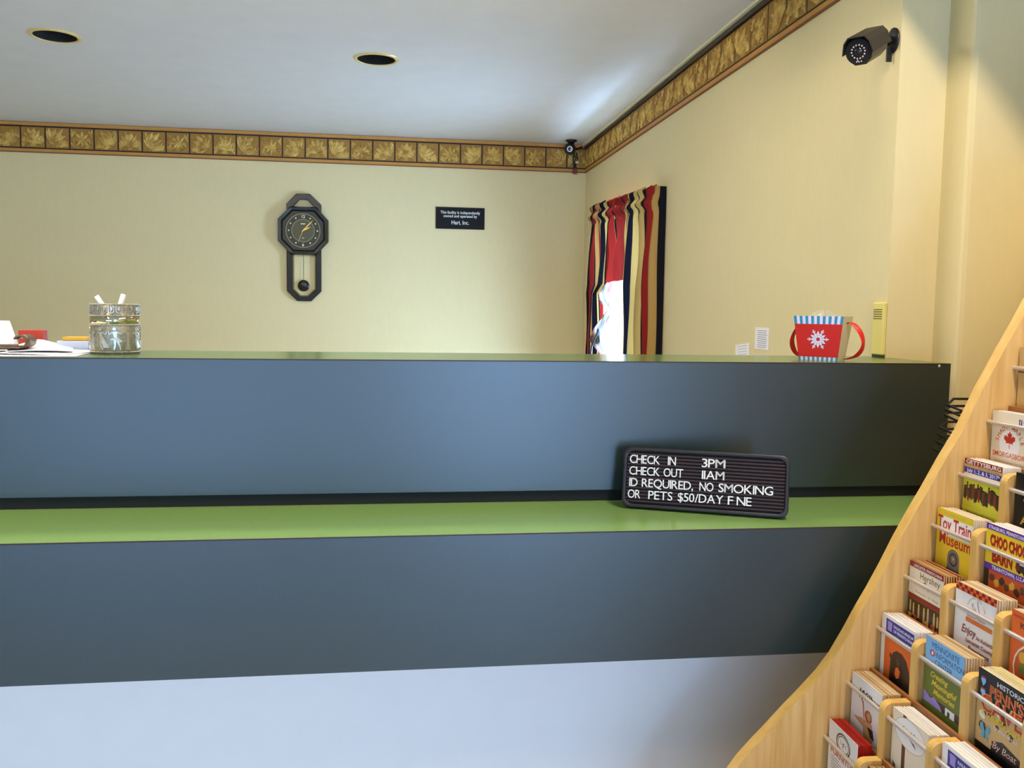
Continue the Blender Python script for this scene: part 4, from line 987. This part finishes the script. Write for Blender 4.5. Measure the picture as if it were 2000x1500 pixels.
for i in range(14):
    for j in range(2): c.rect(i*7.3, j*6, i*7.3+7.3, j*6+6, ('orange', 'dred')[(i+j) % 2])
c.arc('PLAIN AND FANCY FARM', 54, 36, 21, -75, 75, 3, 'tan')
for pts in ([(44, 44), (50, 46), (54, 52)], [(56, 34), (58, 42), (62, 50), (60, 58), (54, 62)], [(46, 40), (44, 46), (48, 52)]):
    for p, q in zip(pts[:-1], pts[1:]): c.poly([(p[0]-.5, p[1]-17), (p[0]+.6, p[1]-17), (q[0]+.6, q[1]-17), (q[0]-.5, q[1]-17)], 'dred')
c.text('Since 1959', 32, 47, 3.6, 'dred', 44).rect(30, 49, 94, 56, 'orange').text('FAMILY STYLE DINING', 33, 54.5, 4, 'gold', 58)
c.text('Enjoy', 20, 76, 13, 'dred', 36, off=.005, shear=.25).text('An Authentic', 58, 78, 6.5, 'dred', 42, off=.015).text('Lancaster County', 32, 89, 6.5, 'dred', 66, off=.015).text('Experience', 40, 100, 7, 'dred', 50, off=.015)
stack(4, 1, 'white brochures with an orange checkered top strip', 'white', c, dtop=.036, edge='cream', leaf_lines='tan')
c = Cover(); c.rect(0, 0, 101, 46, 'sky').rect(0, 46, 101, 130, 'green')
c.text('MENNONITE', 16, 15, 9.5, 'navy', 72).text('INFORMATION', 28, 28, 9.5, 'navy', 72).text('CENTER', 26, 41, 9.5, 'navy', 46)
st_ = [(19+(9 if k % 2 == 0 else 5)*math.cos(2*PI*k/16+.2), 24+(7 if k % 2 == 0 else 4)*math.sin(2*PI*k/16+.2)) for k in range(16)]
c.poly(st_, 'red').disc(19, 24, 3.2, 'white', n=6).poly(blob(18, 44, 8, seed=4, sq=.8), 'green').rect(0, 48, 101, 48.6, 'cream')
c.text('Creating', 16, 62, 9, 'yellow', 46, shear=.3, off=.015).text('Meaningful', 20, 75, 9, 'yellow', 66, shear=.3, off=.015).text('Memories', 26, 88, 9, 'yellow', 56, shear=.3, off=.015)
c.rect(0, 95, 101, 160, 'dgrey').poly([(0, 90), (20, 98), (30, 93), (46, 101), (52, 108), (0, 108)], 'lilac').rect(60, 96, 84, 108, 'white').rect(66, 100, 72, 108, 'dgrey').rect(0, 108, 101, 165, 'green')
stack(3, 1, 'sky blue and green brochures with dark blue and yellow lettering', 'sky', c, dtop=.040, edge='tan', leaf_lines='cream')
c = Cover(); c.rect(0, 0, 30, 160, 'cream').rect(30, 0, 40, 160, 'brown').rect(40, 0, 101, 160, 'cream').disc(50, 27, 43, 'tan', 25).disc(50, 27, 42, 'white', 24).text('Cake & Farm', 28, 27, 9, 'grey', 50, shear=.25).poly([(50, 31), (64, 35), (70, 41), (60, 37)], 'dgrey').poly([(6, 88), (14, 92), (16, 110), (8, 112)], 'brown')
stack(2, 1, 'cream brochures with a white oval panel and brown upright strip', 'cream', c, dtop=.022, edge='white', leaf_lines='cream')
c = Cover(); c.rect(0, 6, 101, 60, 'dbrown')
stack(1, 1, 'dark brown brochures with tan page edges cut by the bottom frame edge', 'dbrown', c, dtop=.020, edge='tan', leaf_lines='brown')
# --- third column
c = Cover(); c.rect(4, 6, 101, 10, 'dorange').text('Kitchen', 18, 24, 10, 'dbrown', 60).disc(60, 82, 52, 'cream', 44).disc(60, 82, 49, 'dorange', 41)
for k in range(14): c.poly(blob(28+(k % 5)*14, 64+(k//5)*18, 9, seed=20+k), ('gold', 'green', 'red', 'orange')[k % 4])
stack(4, 2, 'orange brochures with a bowl of food at the right frame edge', 'orange', c, dtop=.036, edge='cream')
c = Cover(); c.rect(0, 45, 101, 110, 'tan')
rn = random.Random(9)
for k in range(26): c.poly(blob(rn.uniform(4, 97), rn.uniform(50, 108), rn.uniform(4, 9), seed=50+k), ('brown', 'tan', 'dbrown', 'cream', 'tan')[k % 5])
c.poly([(38, 96), (60, 88), (101, 96), (101, 160), (30, 160)], 'black')
for k in range(2): c.poly([(8, 10+k*17), (17, 10+k*17), (18, 17+k*17), (12.5, 25+k*17), (7, 17+k*17)], 'sky').rect(8, 10+k*17, 17, 13+k*17, 'red')
c.text('HISTORIC', 42, 13, 7, 'white', 56, off=.015)
for o_, q in ((.045, 'gold'), (.012, 'red')):
    c.text("PENN'S", 27, 32, 15, q, 72, off=o_).text('CAVE', 9, 58, 24, q, 88, off=o_)
c.text('&', 12, 66, 7, 'yellow').text('wildlife park', 24, 68, 10, 'yellow', 76, off=.015).text('CRYSTAL WALLS', 40, 77, 4.5, 'white', 50)
for s_ in (-1, 1): c.poly([(22, 90), (22+s_*6, 78), (22+s_*11, 80), (22+s_*11, 88), (22+s_*4, 93)], 'teal').poly([(22, 92), (22+s_*8, 95), (22+s_*8, 102), (22+s_*2, 98)], 'teal')
c.rect(21.4, 82, 22.6, 100, 'black').text('-By Boat', 34, 104, 10, 'pink', 56, shear=.2)
stack(3, 2, 'black brochures with big red lettering, a cave photo and a blue butterfly', 'black', c, dtop=.042, edge='cream', leaf_lines='lime')
c = rail(Cover()); c.rect(12, 38, 101, 160, 'orange')
stack(2, 2, 'white brochures with a blue box, cut by the bottom right frame corner', 'white', c, dtop=.030)

# ------------------------------------------------------------------ black wire rack behind the oak rack
wrk = thing('wire_rack', 'black wire literature rack squeezed between the oak rack and the counter', 'rack', (1.30, 1.66, 0))
tips = [(1851, 791), (1847, 800), (1845, 811), (1836, 835), (1832, 848), (1829, 862), (1824, 877)]
kn = [(1862, 779), (1857, 793), (1852, 806), (1849, 824), (1844, 838), (1839, 852), (1835, 866)]
YW = 1.66; WIRE = mat('black_wire', srgb(14, 14, 15), .18, spec=.8)
for a, k in zip(tips, kn):
    p = Vector(at(*a, 1, YW-.005)); q = Vector(at(*k, 1, YW)); 
    e = Vector((1.40, YW, q.z))
    MB().tube([v-Vector(wrk.location) for v in (p+Vector((-.004, -.05, -.006)), p, q, q+Vector((.012, 0, 0)), e, e+Vector((0, -.10, 0)))], .0026, n=8).build('wire_shelf', WIRE, wrk)
for y in (0, -.10): MB().tube([(.10, y, .004), (.10, y, 1.30)], .006).build('upright', WIRE, wrk)
MB().tube([(-.08, 0, .008), (.10, 0, .008), (.10, -.10, .008), (-.08, -.10, .008)], .006).build('foot', WIRE, wrk)
